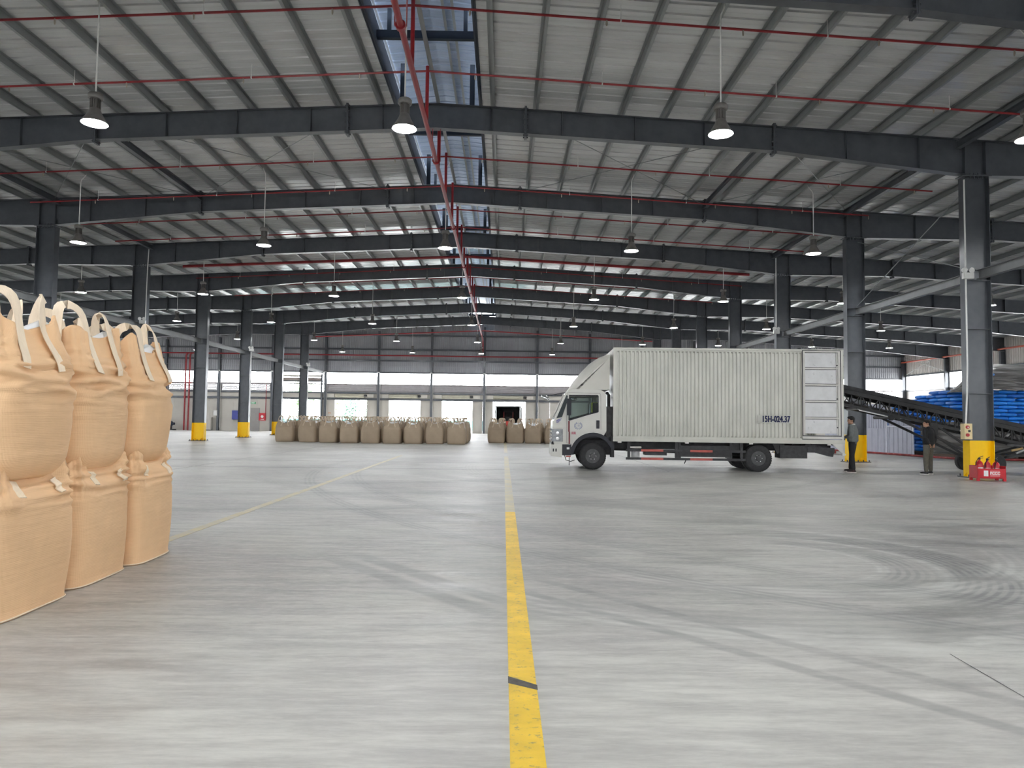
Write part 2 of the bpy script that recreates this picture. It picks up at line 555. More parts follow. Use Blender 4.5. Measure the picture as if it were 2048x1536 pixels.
pmesh = {}
UP = [1.60 + 1.235 * i for i in range(33)]
for sgn in (-1, 1):
    b = MB()
    zt = 0.2
    h_, fl, t_ = 0.2, .075, .003
    b.box(-t_, t_, Y0 + .05, YB - .05, 0, zt)                       # web
    b.box(0, sgn * fl, Y0 + .05, YB - .05, 0, .005)                 # lower flange
    b.box(-sgn * fl, 0, Y0 + .05, YB - .05, zt - .005, zt)          # upper flange
    b.box(sgn * (fl - .003), sgn * fl, Y0 + .05, YB - .05, 0, .02)  # lip
    pmesh[sgn] = b.mesh('purlin', PURL)
for sgn in (-1, 1):
    for u in UP:
        inst('purlin', pmesh[sgn], ceiling, (XR + sgn * u, 0, top(u) + .005), own=True)
inst('purlin', pmesh[1], ceiling, (XR + .02, 0, 10.505))            # ridge purlin across the vent opening

# ---- ridge ventilator over the long opening
vent = thing('ridge_ventilator', 'raised sky-tinted ridge ventilator over the long roof opening', 'roof vent', (XR, 0, 10.7))
zb = top(1.29) + .2
for sgn in (-1, 1):
    MB().box(XR + sgn * 1.26, XR + sgn * 1.29, Y0, YB, zb - .02, zb + .74).build('side_wall', STEELB, vent)
    MB().bar((XR + sgn * 1.22, Y0, zb + .05), (XR + sgn * 1.22, YB, zb + .05), .06, .12).build('curb_rail', STEELB, vent)
bb = [MB(), MB()]
us = [0, 1.2, 2.3]
prof2 = sheet_profile(6)
for i, sgn in enumerate((-1, 1)):
    bb[i].grid([[(sgn * u, yy, 1.05 - .10 * u + z) for (yy, z) in prof2] for u in us])
vm = [b_.mesh('cover_sheet', SHEETB) for b_ in bb]
y = Y0
while y < YB - .1:
    for me in vm:
        inst('cover_sheet', me, vent, (0, y, 0.12), own=True)
    y += 6 * PITCHR
for dx in (-1.3, .38, .62, 1.35):
    b = MB()
    z = 11.74 - .1 * abs(dx)
    b.box(XR + dx - .035, XR + dx + .035, Y0, YB, z, z + .01)
    b.box(XR + dx - .004, XR + dx + .004, Y0, YB, z, z + .1)
    b.build('vent_purlin', PURL if dx > 0 else STEELB, vent)  # left purlin takes the shade-tinted steel, right ones plain
for y in [17.3 + 6.0 * i for i in range(-4, 9)]:
    b = MB()
    b.bar((XR - 1.26, y, 11.02), (XR + 1.26, y, 11.02), .12, .2)
    b.build('cross_beam', STEELB, vent)
    for dx in (-.95, .95):
        MB().bar((XR + dx, y, 11.1), (XR + dx, y, 11.68), .1, .1).build('post', STEELB, vent)
for k in range(-2, 8):
    for dx in (-1.0, 1.0):
        MB().bar((XR + dx, FY(k) + .05, 10.5), (XR + dx, FY(k) + .05, 11.68), .14, .14).build('post', STEELB, vent)

# ---- rafters
def rafter_part(name, fn):
    b = MB(); fn(b); return b.mesh(name, STEEL)
US = [0, 3.1, 6.4, 9.7, 12.6, SPAN - .45, SPAN + .45, 18.2, 20.9, 26, 30, 34.0, 37.5, EAVE - .05]
def web(b):
    for sgn in (-1, 1):
        rows = []
        for u in US:
            x = sgn * u
            rows.append([(x, -.006, top(u) - .012), (x, -.006, top(u) - depth(u)), (x, .006, top(u) - depth(u)), (x, .006, top(u) - .012)])
        b.grid(rows, True)
def flange(which):
    def fn(b):
        for sgn in (-1, 1):
            rows = []
            for u in US:
                z = top(u) if which == 't' else top(u) - depth(u) + .014
                rows.append([(sgn * u, -.12, z), (sgn * u, .12, z), (sgn * u, .12, z - .014), (sgn * u, -.12, z - .014)])
            b.grid(rows, True)
    return fn
r_web = rafter_part('web', web)
r_tf = rafter_part('top_flange', flange('t'))
r_bf = rafter_part('bottom_flange', flange('b'))
STIFF = [1.55, 3.6, 5.7, 7.7, 11.8, 13.9, 17.9, 23.0, 25.1, 27.2, 29.3, 31.4, 33.5, 36, 38.5]
st_me = [(s_ * u, rafter_part('stiffener', lambda b, u=u: b.box(-.008, .008, -.11, .11, top(u) - depth(u) + .014, top(u) - .014))) for u in STIFF for s_ in (-1, 1)]
def splice(u):
    def fn(b):
        z0, z1 = top(u) - depth(u) - .10, top(u) + .08
        for dx in (-.018, .018):
            b.box(dx - .014, dx + .014, -.13, .13, z0, z1)
        for k in range(6):
            z = z0 + .06 + k * (z1 - z0 - .12) / 5
            for yy in (-.085, .085):
                b.lathe([(.022, -.07), (.022, .07)], 6, (0, yy, z), 'x')
    return fn
sp_me = [(s_ * u, rafter_part('splice_plate', splice(u))) for u in (2.55, 9.7, 20.9) for s_ in (-1, 1)]
RAFTN = {-2: None, -1: None, 0: 'dark steel roof rafter cut by the top right corner, nearest one in view', 1: 'dark steel roof rafter nearest the camera spanning the whole upper view', 2: 'second full dark steel roof rafter counted from the camera'}
for k in range(-2, 8):
    lab = RAFTN.get(k) or ('dark steel roof rafter, %s full span counted from the camera' % ORD[k - 1] if k > 0 else 'dark steel roof rafter above or behind the camera, %s back' % ORD[-k])
    t_ = thing('roof_rafter', lab, 'rafter', (XR, FY(k), 0), 0, 'portal frame rafters')
    for nm, me in (('web', r_web), ('top_flange', r_tf), ('bottom_flange', r_bf)):
        inst(nm, me, t_, own=True)
    for x, me in st_me:
        inst('stiffener', me, t_, (x, 0, 0))
    for x, me in sp_me:
        inst('splice_plate', me, t_, (x, 0, 0))

# ---- columns
HC = top(SPAN) - 1.05
def col_mesh(z0, z1, nm, mat, grow=0.0):
    b = MB()
    b.box(-.35 - grow, -.335 + grow, -.15 - grow, .15 + grow, z0, z1)
    b.box(.335 - grow, .35 + grow, -.15 - grow, .15 + grow, z0, z1)
    b.box(-.34, .34, -.006 - grow, .006 + grow, z0, z1)
    return b.mesh(nm, mat)
CM = [('shaft', col_mesh(1.04, HC - .03, 'shaft', STEEL)), ('yellow_band', col_mesh(.03, 1.04, 'yellow_band', YEL, .002))]
b = MB(); b.box(-.47, .47, -.24, .24, 0, .03); CM.append(('base_plate', b.mesh('base_plate', STEEL)))
b = MB()
for x in (-.42, -.2, .0, .2, .42):
    for yy in (-.19, .19):
        b.lathe([(.022, .03), (.022, .09)], 6, (x, yy, 0))
CM.append(('anchor_bolts', b.mesh('anchor_bolts', STEEL)))
b = MB()
for sx in (-1, 1):
    b._add([(sx * .35, -.008, .03), (sx * .45, -.008, .03), (sx * .35, -.008, .16), (sx * .35, .008, .03), (sx * .45, .008, .03), (sx * .35, .008, .16)], [(0, 1, 2), (3, 5, 4), (0, 1, 4, 3), (1, 2, 5, 4), (2, 0, 3, 5)])
for x in (-.18, .18):
    b.box(x - .008, x + .008, -.16, .16, .03, .15)
CM.append(('base_gusset', b.mesh('base_gusset', YEL)))
b = MB(); b.box(-.43, .43, -.16, .16, HC - .03, HC - .002); CM.append(('cap_plate', b.mesh('cap_plate', STEEL)))
b = MB()
for x in (-.3, -.18, -.06, .06, .18, .3):
    b.lathe([(.026, HC - .09), (.026, HC + .07)], 6, (x, -.11, 0))
CM.append(('cap_bolts', b.mesh('cap_bolts', STEEL)))
b = MB(); b.box(-.335, .335, -.14, .14, 2.36, 2.375); CM.append(('stiffener', b.mesh('stiffener', STEEL)))
b = MB(); b.box(-.335, .335, -.14, .14, 5.60, 5.615); b.box(-.335, .335, -.14, .14, 5.90, 5.915); CM.append(('stiffener', b.mesh('stiffener', STEEL)))
b = MB(); b.box(-.335, .335, -.14, .14, 4.2, 4.215); CM.append(('stiffener', b.mesh('stiffener', STEEL)))
RL = {1: 'dark steel column with yellow base beside the fire extinguishers, nearest on the right',
      2: 'dark steel column with yellow base behind the man in grey', 3: 'dark steel column rising behind the truck body, third in the right row',
      4: 'dark steel column rising behind the truck body, fourth in the right row', 5: 'dark steel column behind the truck body, fifth in the right row',
      6: 'dark steel column behind the truck body, sixth in the right row', 7: 'farthest dark steel column of the right row behind the truck'}
LL = {2: 'dark steel column at far left behind the stacked bags, nearest in the left row', 3: 'dark steel column behind the rightmost stacked bag, second in left row',
      4: 'dark steel column with yellow base nearest the front bag stack', 5: 'dark steel column with yellow base beside the blue wall cabinet',
      6: 'dark steel column left of the big open doorway, behind the bag row', 7: 'farthest dark steel column of the left row inside the open doorway'}
for side, labs in ((1, RL), (-1, LL)):
    for k, lab in labs.items():
        t_ = thing('steel_column', lab, 'column', (XR + side * SPAN, FY(k), 0), 0, 'steel columns')
        for nm, me in CM:
            inst(nm, me, t_)
        kb = MB()
        x0 = XR + side * SPAN
        for dx in (-.3, .3):
            kb.box(x0 + dx - .008, x0 + dx + .008, FY(k) - .11, FY(k) - .008, HC + .015, HC + 1.0)
        kb.build('knee_stiffener', STEEL, t_)
# longitudinal tie beams between the columns
for side in (1, -1):
    for k in range(0 if side > 0 else 1, 8):
        x = XR + side * SPAN
        y0, y1 = FY(k) + .16, FY(k + 1) - (.16 if k < 7 else .25)
        b = MB()
        b.ibeam((x, y0, 5.755), (x, y1, 5.755), .26, .15, .012, .008)
        o = b.build('tie_beam', pm('grey_tie_beam_paint', (0.16, 0.165, 0.17), .5, .1, .1, 3))
        tag(o, 'grey steel tie beam along the %s column row, %s bay from the camera' % ('right' if side > 0 else 'left', ORD[k]), 'beam', 'tie beams between columns')
# column bracing rod, roof bracing rods, struts in the braced bay
for i, (a, b_) in enumerate((((13.49, FY(1) + .2, 8.45), (13.49, FY(2) - .2, 5.95)), ((13.56, FY(2) - .2, 8.45), (13.56, FY(1) + .2, 5.95)))):
    tag(MB().tube([a, b_], .016, 6).build('brace_rod', PURL), ['thin brace rod rising towards the camera between first two right columns', 'thin brace rod rising away from the camera between first two right columns'][i], 'rod', 'bracing rods')
for sgn in (-1, 1):
    for j, (u0, u1) in enumerate(((2.6, 9.6), (9.8, 15.3))):
        for m_, (a, b_) in enumerate(((u0, u1), (u1, u0))):
            o = MB().tube([(XR + sgn * a, FY(1) + .1, top(a) - .12), (XR + sgn * b_, FY(2) - .1, top(b_) - .12)], .013, 6).build('roof_brace_rod', PURL)
            tag(o, 'thin roof brace rod %s of the ridge, %s panel, running %s' % ('right' if sgn > 0 else 'left', 'inner' if j == 0 else 'outer', 'outward' if m_ == 0 else 'inward'), 'rod', 'bracing rods')
for sgn in (-1, 1):
    for k, u in ((1, 9.7), (1, 15.0), (0, 15.0), (2, 15.0)):
        o = MB().ibeam((XR + sgn * u, FY(k) + .13, top(u) - .2), (XR + sgn * u, FY(k + 1) - .13, top(u) - .2), .22, .16, .01, .008).build('roof_strut', STEEL)
        tag(o, 'dark roof strut %s of the ridge near %s, bay %s' % ('right' if sgn > 0 else 'left', 'mid-slope splice' if u < 12 else 'column heads', ('ahead of nearest rafter', 'behind nearest rafter', 'behind second rafter')[k]), 'strut', 'roof struts')

# ---- red sprinkler pipework
def vpath(y, zr, sl, uu, n=1):
    return [(XR - uu, y, zr - sl * uu), (XR, y, zr), (XR + uu, y, zr - sl * uu)]
SPR = pm('brass_sprinkler_head', (0.45, 0.40, 0.33), .4, .6, .1, 8)
main = thing('sprinkler_main', 'red sprinkler main pipe running under the ridge towards the back wall', 'pipe', (XR, 20, 8.83))
MB().tube([(XR, Y0 + 2, 8.83), (XR, 66.5, 8.83), (XR, 66.9, 8.75), (XR, 67.1, 8.5), (XR, 67.1, 7.55)], .062, 12).build('pipe', RED, main, smooth=True)
for k in range(-1, 8):
    cl = MB().lathe([(.10, -.05), (.10, .05)], 14, (XR, FY(k), 8.83), 'y')
    cl.box(XR - .12, XR - .105, FY(k) - .03, FY(k) + .03, 8.83, top(0) - .72)
    cl.box(XR + .105, XR + .12, FY(k) - .03, FY(k) + .03, 8.83, top(0) - .72)
    cl.build('hanger_clamp', RED, main)
ys = [14.63, 17.47, 20.45, 23.3, 26.3, 29.3, 32.1, 34.4, 40.6, 43.5, 46.4, 49.3]
for i, y in enumerate(ys):
    t_ = thing('sprinkler_branch', 'thin red sprinkler branch pipe under the roof, %s from the camera' % ORD[i], 'pipe', (XR, y, 10.2), 0, 'sprinkler branch pipes')
    rt = 16.3 if i % 2 else 15.7
    if y > 20.2 and y < 20.7: y += .25
    MB().tube(vpath(y, 10.2, .056, rt), .027, 8).build('pipe', RED, t_, smooth=True)
    MB().tube([(XR, y, 8.85), (XR, y, 10.32)], .045, 10).build('riser', RED, t_, smooth=True)
    hb = MB()
    for j in range(-5, 6):
        u = abs(j * 2.9 + 1.2)
        z = 10.2 - .056 * u
        hb.lathe([(.012, z - .14), (.022, z - .10), (.02, z - .02), (.02, z)], 6, (XR + j * 2.9 + 1.2, y, 0))
    hb.build('sprinkler_heads', SPR, t_)['kind'] = 'stuff'
    hb = MB()
    for j in (-3, -2, -1, 1, 2, 3):
        u = abs(j * 4.4)
        z = 10.2 - .056 * u
        hb.tube([(XR + j * 4.4, y, z - .03), (XR + j * 4.4, y, top(u) + .02)], .008, 5)
        hb.lathe([(.036, -.015), (.036, .015)], 8, (XR + j * 4.4, y, z), 'x')
    hb.build('hangers', WHITE, t_)['kind'] = 'stuff'
t_ = thing('sprinkler_cross_main', 'thick red cross main pipe spanning the hall below the roof', 'pipe', (XR, 37.6, 10.1))
MB().tube(vpath(37.6, 10.12, .05, 15.1), .075, 10).build('pipe', RED, t_, smooth=True)
MB().tube([(XR, 37.6, 8.9), (XR, 37.6, 10.12)], .06, 10).build('riser', RED, t_, smooth=True)
t_ = thing('sprinkler_end_main', 'dark red sloping pipe along the foot of the last roof bay', 'pipe', (XR, 66.7, 10.0))
MB().tube(vpath(66.7, 9.75, .05, 16), .06, 8).build('pipe', RED, t_, smooth=True)

# ---- high-bay lamps
def lamp_parts():
    out = []
    out.append(('reflector', MB().lathe([(.075, .33), (.10, .30), (.13, .22), (.18, .13), (.245, .03), (.26, 0.0), (.252, 0.0), (.238, .03), (.17, .12), (.12, .21), (.07, .29)], 28).mesh('reflector', LAMPG, 50)))
    out.append(('diffuser', MB().lathe([(.0, .012), (.236, .014)], 12).mesh('diffuser', LENS, True)))
    b = MB()
    b.lathe([(.07, .30), (.07, .52)], 16)
    for k in range(14):
        a = 2 * PI * k / 14
        p = Vector((math.cos(a), math.sin(a), 0))
        b.bar(p * .065 + Vector((0, 0, .31)), p * .065 + Vector((0, 0, .52)), .008, .075, p)
    out.append(('heat_sink', b.mesh('heat_sink', LAMPG)))
    out.append(('driver_housing', MB().lathe([(.05, .50), (.135, .515), (.145, .53), (.145, .60), (.12, .63), (.03, .645)], 22).mesh('driver_housing', LAMPG, 40)))
    return out
LP = lamp_parts()
rows = [14.4, 24.7, 35.0, 45.3, 55.6, 65.4, 4.1, -6.2, -16.5]
LK = {-4: 'fourth left of ridge', -3: 'third left of ridge', -2: 'second left of ridge', -1: 'first left of ridge', 0: 'under the ridge', 1: 'first right of ridge', 2: 'second right of ridge', 3: 'third right of ridge', 4: 'fourth right of ridge', 5: 'fifth right of ridge', 6: 'sixth right of ridge'}
for r_, y in enumerate(rows):
    ks = {0: range(-2, 4), 1: range(-3, 4), 2: range(-4, 5)}.get(r_, range(-4, 6) if r_ < 6 else range(-3, 4))
    for k in ks:
        x = XR + k * 6.45 - (.10 if k == 0 else 0)
        pu = min(UP, key=lambda q: abs(q - abs(k * 6.45)))        # nearest purlin carries the rod
        if abs(k) >= 3:
            x = XR + math.copysign(pu, k)
        u = abs(x - XR)
        dxp = (XR + math.copysign(pu, k) - x) if k else .12
        t_ = thing('high_bay_lamp', ('grey high-bay pendant lamp, %s row from camera, %s' % (ORD[r_], LK[k])) if r_ < 6 else ('grey high-bay pendant lamp behind the camera, %s row back, %s' % (ORD[r_ - 6], LK[k])), 'lamp', (x, y, 7.44), 0, 'high-bay pendant lamps')
        for nm, me in LP:
            inst(nm, me, t_)
        zt = (top(pu) if k else 10.5) + .05 - 7.44
        b = MB()
        b.tube([(0, 0, .63), (0, 0, zt - .30), (dxp * .12, 0, zt - .22), (dxp * .8, 0, zt - .08), (dxp, 0, zt)], .016, 8)
        b.build('hanging_rod', WHITE, t_, smooth=True, local=True)

# ================================================================== WALLS
def corr(x0, x1, zfun0, zfun1, y, pitch=.2, dep=.035, axis='x', nrow=1):
    """vertical-ribbed cladding sheet facing -y (axis x) or along y (axis y)"""
    xs = []
    n = max(1, int(round((x1 - x0) / pitch)))
    p = (x1 - x0) / n
    for i in range(n):
        a = x0 + i * p
        xs += [(a, 0), (a + p * .55, 0), (a + p * .65, dep), (a + p * .9, dep)]
    xs.append((x1, 0))
    b = MB()
    def P(x, d, z):
        return (x, y - d, z) if axis == 'x' else (y - d, x, z)
    b.grid([[P(x, d, zfun0(x)) for x, d in xs], [P(x, d, zfun1(x)) for x, d in xs]])
    return b
ZS0, ZS1 = 4.69, 5.77
wb = struct(corr(XLF, XRT, lambda x: ZS1, lambda x: top(abs(x - XR)) + .2, YB).build('wall_back', CLAD), 'back wall of grey ribbed cladding above a bright strip opening')
MB().box(XLF, XRT, YB + .03, YB + .08, ZS1, 8.2).build('backing', CLAD, wb)
cb = MB()
for sgn in (-1, 1):
    cb.panel([(XR, 8.2), (XR + sgn * EAVE, 8.2), (XR + sgn * EAVE, top(EAVE) + .2), (XR, top(0) + .2)], [], YB + .03, YB + .08, 'y')
cb.build('backing', CLAD, wb)
WC = [-17.36 + 5.15 * i for i in range(-4, 11)]
for i, x in enumerate(WC):
    z1 = top(abs(x - XR)) - .1
    b = MB()
    b.ibeam((x, YB - .17, 0), (x, YB - .17, z1), .26, .2, .012, .01, (0, 1, 0))
    b.build('wind_post', STEEL, wb)
    MB().tube([(x + .16, YB - .22, 0.3), (x + .16, YB - .22, 5.2)], .02, 6).build('conduit', WHITE, wb)
    MB().box(x - .12, x + .12, YB - .36, YB - .3, 5.78, 5.86).build('bracket', WHITE, wb)
for z, h_ in ((9.5, .16), (8.1, .16), (7.0, .16), (6.45, .05), (5.84, .14)):
    u = EAVE if z < 8.3 else (10.5 - z) / .052 - 1
    MB().box(XR - u, XR + u, YB - .13, YB - .05, z - h_ / 2, z + h_ / 2).build('girt', CLAD if z == 6.45 else STEEL, wb)
MB().box(XLF, XRT, YB - .12, YB + .02, 3.12, 3.32).build('girt', STEEL, wb)
MB().box(XLF, XRT, YB - .14, YB - .0, 3.74, 3.88).build('girt', STEEL, wb)
MB().box(XLF, XRT, YB - .02, YB + .05, 3.32, 3.74).build('panel', CREAM, wb)
MB().box(XLF, XRT, YB - .10, YB + .0, ZS0 - .10, ZS0).build('girt', pm('brown_grey_trim', (.20, .17, .17), .6, 0, .1, 3), wb)
BIG = (-21.62, -17.80)
DOCKS = [(-16.47, -13.27), (-11.22, -8.06), (-6.06, -2.99), (-1.08, 2.19)]
SL = pm('grey_louver', (0.26, 0.245, 0.25), .5, .1, .08, 3)
for i in range(len(WC) - 1):
    x0, x1 = WC[i] + .12, WC[i + 1] - .12
    if BIG[0] - 1.2 < (x0 + x1) / 2 < BIG[1] + 1:
        continue
    b = MB()
    for j in range(6):
        z = 3.89 + j * .122
        b.bar((x0 - .02, YB - .02, z + .05), (x1 + .02, YB - .02, z + .05), .135 if x0 < -23 else .18, .012, (0, .75, .66))
    b.box(x0 - .02, x0 + .14, YB - .08, YB + .03, 3.88, 4.6)
    b.box(x1 - .14, x1 + .02, YB - .08, YB + .03, 3.88, 4.6)
    b.build('louver', SL, wb)
# lower cream panels around the openings
def seg(x0, x1, z0=0.0, z1=3.12, m=CREAM, nm='panel'):
    n = max(1, int(round((x1 - x0) / 1.15)))
    for j in range(n):
        a, c_ = x0 + (x1 - x0) * j / n, x0 + (x1 - x0) * (j + 1) / n
        MB().box(a + .004, c_ - .004, YB - .02, YB + .06, z0, z1).build(nm, m, wb)
edges = [XLF] + [v for d in [BIG] + DOCKS for v in d] + [XRT]
for i in range(0, len(edges), 2):
    seg(edges[i], edges[i + 1])
# above the big doorway
MB().box(BIG[0] - .6, BIG[1] + .2, YB - .02, YB + .05, 4.85, 5.0).build('lintel', STEEL, wb)
MB().box(BIG[0], BIG[1], YB - .35, YB + .02, 4.98, 5.22).build('shutter_box', pm('brown_shutter_box', (.24, .2, .18), .6, 0, .1, 3), wb)
MB().box(BIG[0], BIG[1], YB - .30, YB + .02, 5.32, 5.50).build('shutter_box', CREAM, wb)
MB().box(BIG[0] - .15, BIG[0], YB - .2, YB + .1, 0, 5.6).build('jamb', STEEL, wb)
MB().box(BIG[1], BIG[1] + .15, YB - .2, YB + .1, 0, 5.6).build('jamb', STEEL, wb)
# dock shutters: rolled housing, motor, end boxes, jambs
OLIVE = pm('olive_shutter_roll', (.36, .34, .27), .6, 0, .1, 3)
for i, (a, c_) in enumerate(DOCKS):
    MB().lathe([(.17, a + .1), (.17, c_ - .3)], 16, (0, YB - .25, 3.53), 'x').build('shutter_roll', OLIVE, wb, smooth=True)
    MB().box(a - .55, a + .05, YB - .42, YB - .03, 3.36, 3.68).build('end_box', CREAM, wb)
    MB().box(c_ + .05, c_ + .65, YB - .42, YB - .03, 3.36, 3.68).build('end_box', CREAM, wb)
    MB().lathe([(.10, c_ - .28), (.12, c_ - .05), (.06, c_ + .02)], 12, (0, YB - .38, 3.55), 'x').build('shutter_motor', DARKM, wb, smooth=True)
    for x in (a, c_):
        MB().box(x - .05, x + .05, YB - .10, YB + .1, 0, 3.12).build('jamb', CREAM, wb)
# red wall main, twin risers
wm = thing('wall_main_pipe', 'long red pipe running across the back wall with twin drop pipes', 'pipe', (-30.6, YB - .45, 0))
MB().tube([(-34, YB - .45, 7.48), (30, YB - .45, 7.48)], .07, 10).build('pipe', RED, wm, smooth=True)
for x in (-30.82, -30.44):
    MB().tube([(x, YB - .4, 0), (x, YB - .4, 7.2), (x + .06, YB - .4, 7.4), (x + .25, YB - .42, 7.48)], .075, 10).build('drop_pipe', RED, wm, smooth=True)
    MB().lathe([(.12, 3.1), (.12, 3.3)], 12, (x, YB - .4, 0)).build('flange', RED, wm)
hp = MB().tube([(-23.05, YB - .25, 1.2), (-23.05, YB - .25, 4.5)], .035, 8).build('hydrant_riser', RED)
tag(hp, 'slim red riser pipe above the red hose cabinet', 'pipe')

# things on the left part of the back wall
door = struct(MB().box(-24.58, -23.68, YB - .06, YB - .025, 0, 2.22).build('door_1', pm('grey_metal_door', (.30, .285, .275), .5, 0, .05, 3)), 'grey metal personnel door under the exit sign')
MB().tube([(-23.80, YB - .06, 1.0), (-23.80, YB - .11, 1.0), (-23.92, YB - .11, 1.0)], .012, 6).build('door_handle', WHITE, door)
ex = thing('exit_sign', 'small green and white exit sign above the grey door', 'sign', (-24.33, YB - .1, 2.62))
MB().box(-24.55, -24.11, YB - .10, YB - .03, 2.62, 2.80).build('case', pm('green_sign', (.02, .30, .12), .4, 0, .05, 4), ex)
me = text_mesh('lettering', 'EXIT', .15, pm('white_sign_print', (.9, .95, .9), .5, 0, .02, 4, emis=((.9, 1, .9), .2)), .002, .003)
o = inst('lettering', me, ex, (0, -.004, .09)); o.rotation_euler = (PI / 2, 0, 0)
hc = thing('hose_cabinet', 'red fire hose cabinet on the wall right of the grey door', 'cabinet', (-23.38, YB - .2, 1.0))
MB().box(-23.70, -23.07, YB - .24, YB - .02, 1.02, 1.74).build('body', REDX, hc)
MB().lathe([(.14, -.01), (.14, .0)], 16, (-23.38, YB - .245, 1.40), 'y').build('glass_disc', WHITE, hc)
MB().box(-23.52, -23.2, YB - .25, YB - .24, 1.10, 1.17).build('label_plate', WHITE, hc)
bc = thing('electrical_cabinet', 'blue electrical cabinet on the wall beside the second column', 'cabinet', (-25.97, YB - .2, 1.1))
BLUEC = pm('blue_cabinet_paint', (.055, .07, .30), .5, 0, .1, 4)
MB().box(-26.31, -25.60, YB - .22, YB - .02, 1.08, 1.96).build('body', BLUEC, bc)
MB().box(-26.27, -25.64, YB - .235, YB - .22, 1.12, 1.92).build('door', BLUEC, bc)
MB().box(-25.72, -25.69, YB - .26, YB - .235, 1.45, 1.6).build('latch', WHITE, bc)
wc = thing('storage_cabinet', 'low cream cabinet standing against the wall right of yellow column', 'cabinet', (-28.6, YB - .3, 0))
MB().box(-29.1, -28.2, YB - .5, YB - .05, .06, 1.27).build('body', CREAM, wc)
MB().box(-29.07, -28.66, YB - .52, YB - .5, .1, 1.24).build('door', CREAM, wc)
MB().box(-28.64, -28.23, YB - .52, YB - .5, .1, 1.24).build('door', CREAM, wc)
MB().box(-29.05, -28.25, YB - .45, YB - .1, 0, .06).build('plinth', DARKM, wc)
dk = thing('dark_pump', 'dark blue pump unit on the floor left of the twin red pipes', 'pump', (-31.9, YB - 1.2, 0))
MB().lathe([(.0, -32.35), (.25, -32.3), (.25, -31.6), (.12, -31.55), (.12, -31.35)], 16, (0, YB - 1.2, .62), 'x').build('motor', pm('navy_pump_paint', (.03, .04, .07), .5, .2, .2, 6), dk, smooth=40)
MB().box(-32.3, -31.3, YB - 1.45, YB - .95, .0, .12).build('base', DARKM, dk)
for x in (-32.2, -31.7):
    MB().box(x - .06, x + .06, YB - 1.35, YB - 1.05, .12, .45).build('foot', DARKM, dk)
nb = thing('notice_board', 'white notice sheet on the wall post above the cream cabinet', 'notice', (-27.9, YB - .35, 1.5))
MB().box(-28.05, -27.72, YB - .34, YB - .32, 1.45, 1.95).build('sheet', WHITE, nb)
MB().box(-28.07, -27.70, YB - .32, YB - .31, 1.43, 1.97).build('backing', CREAM, nb)
sg = thing('wall_notice', 'small orange notice on cream wall beside first dock door', 'sign', (-16.95, YB - .04, 1.9))
MB().box(-17.05, -16.82, YB - .045, YB - .025, 1.78, 1.88).build('plate', pm('orange_notice', (.5, .2, .08), .6, 0, .1, 5), sg)
MB().box(-17.0, -16.87, YB - .05, YB - .045, 1.80, 1.83).build('print', WHITE, sg)

# side walls
def side_wall(name, xw, sgn, label):
    z0, z1 = 4.75, 6.05
    ze = top(EAVE) + .2
    wl = struct(corr(Y0, YB, lambda y: z1, lambda y: ze, xw, .25, .035, 'y').build(name, CLADL), label)
    a, c_ = (xw + .03, xw + .09) if sgn > 0 else (xw - .09, xw - .03)
    MB().box(a, c_, Y0, YB, z1, ze).build('backing', CLADL, wl)
    y = Y0
    while y < YB - .1:
        y1 = min(YB, y + 2.35)
        MB().box(min(xw, xw + sgn * .06), max(xw, xw + sgn * .06), y + .004, y1 - .004, 0, z0).build('panel', CREAM if sgn < 0 else CLADL, wl)
        y = y1
    for z in (z1 + .08, z0 - .06):
        MB().box(xw - sgn * .12 if sgn > 0 else xw, xw if sgn > 0 else xw + .12, Y0, YB, z - .07, z + .07).build('girt', STEEL, wl)
    for k in range(-3, 9):
        yy = FY(k) - (.3 if k == 8 else 0)
        if yy < Y0 + .3: continue
        b = MB(); x = xw - sgn * .22
        b.box(x - .2, x - .185, yy - .11, yy + .11, 0, ze - .9)
        b.box(x + .185, x + .2, yy - .11, yy + .11, 0, ze - .9)
        b.box(x - .19, x + .19, yy - .005, yy + .005, 0, ze - .9)
        b.build('wall_column', STEEL, wl)
    return wl
wr = side_wall('wall_right', XRT, 1, 'right side wall of pale cladding with a bright strip opening')
wlft = side_wall('wall_left', XLF, -1, 'left side wall of pale cladding with a bright strip opening')
p_ = MB().tube([(XRT - .55, 2, 7.42), (XRT - .55, YB - .5, 7.42)], .075, 10).build('side_pipe', pm('orange_red_pipe_paint', (.50, .10, .06), .4, 0, .1, 6), None, smooth=True)
tag(p_, 'orange-red pipe running high along the right side wall', 'pipe')
for i, (z0_, z1_) in enumerate(((6.2, 7.9), (7.9, 6.2))):
    p_ = MB().tube([(XRT - .2, FY(7) + .2, z0_), (XRT - .2, YB - .6, z1_)], .02, 6).build('wall_brace_rod', PURL)
    tag(p_, ['thin wall brace rod rising toward the back corner', 'thin wall brace rod falling toward the back corner'][i] + ', right side wall', 'rod', 'bracing rods')

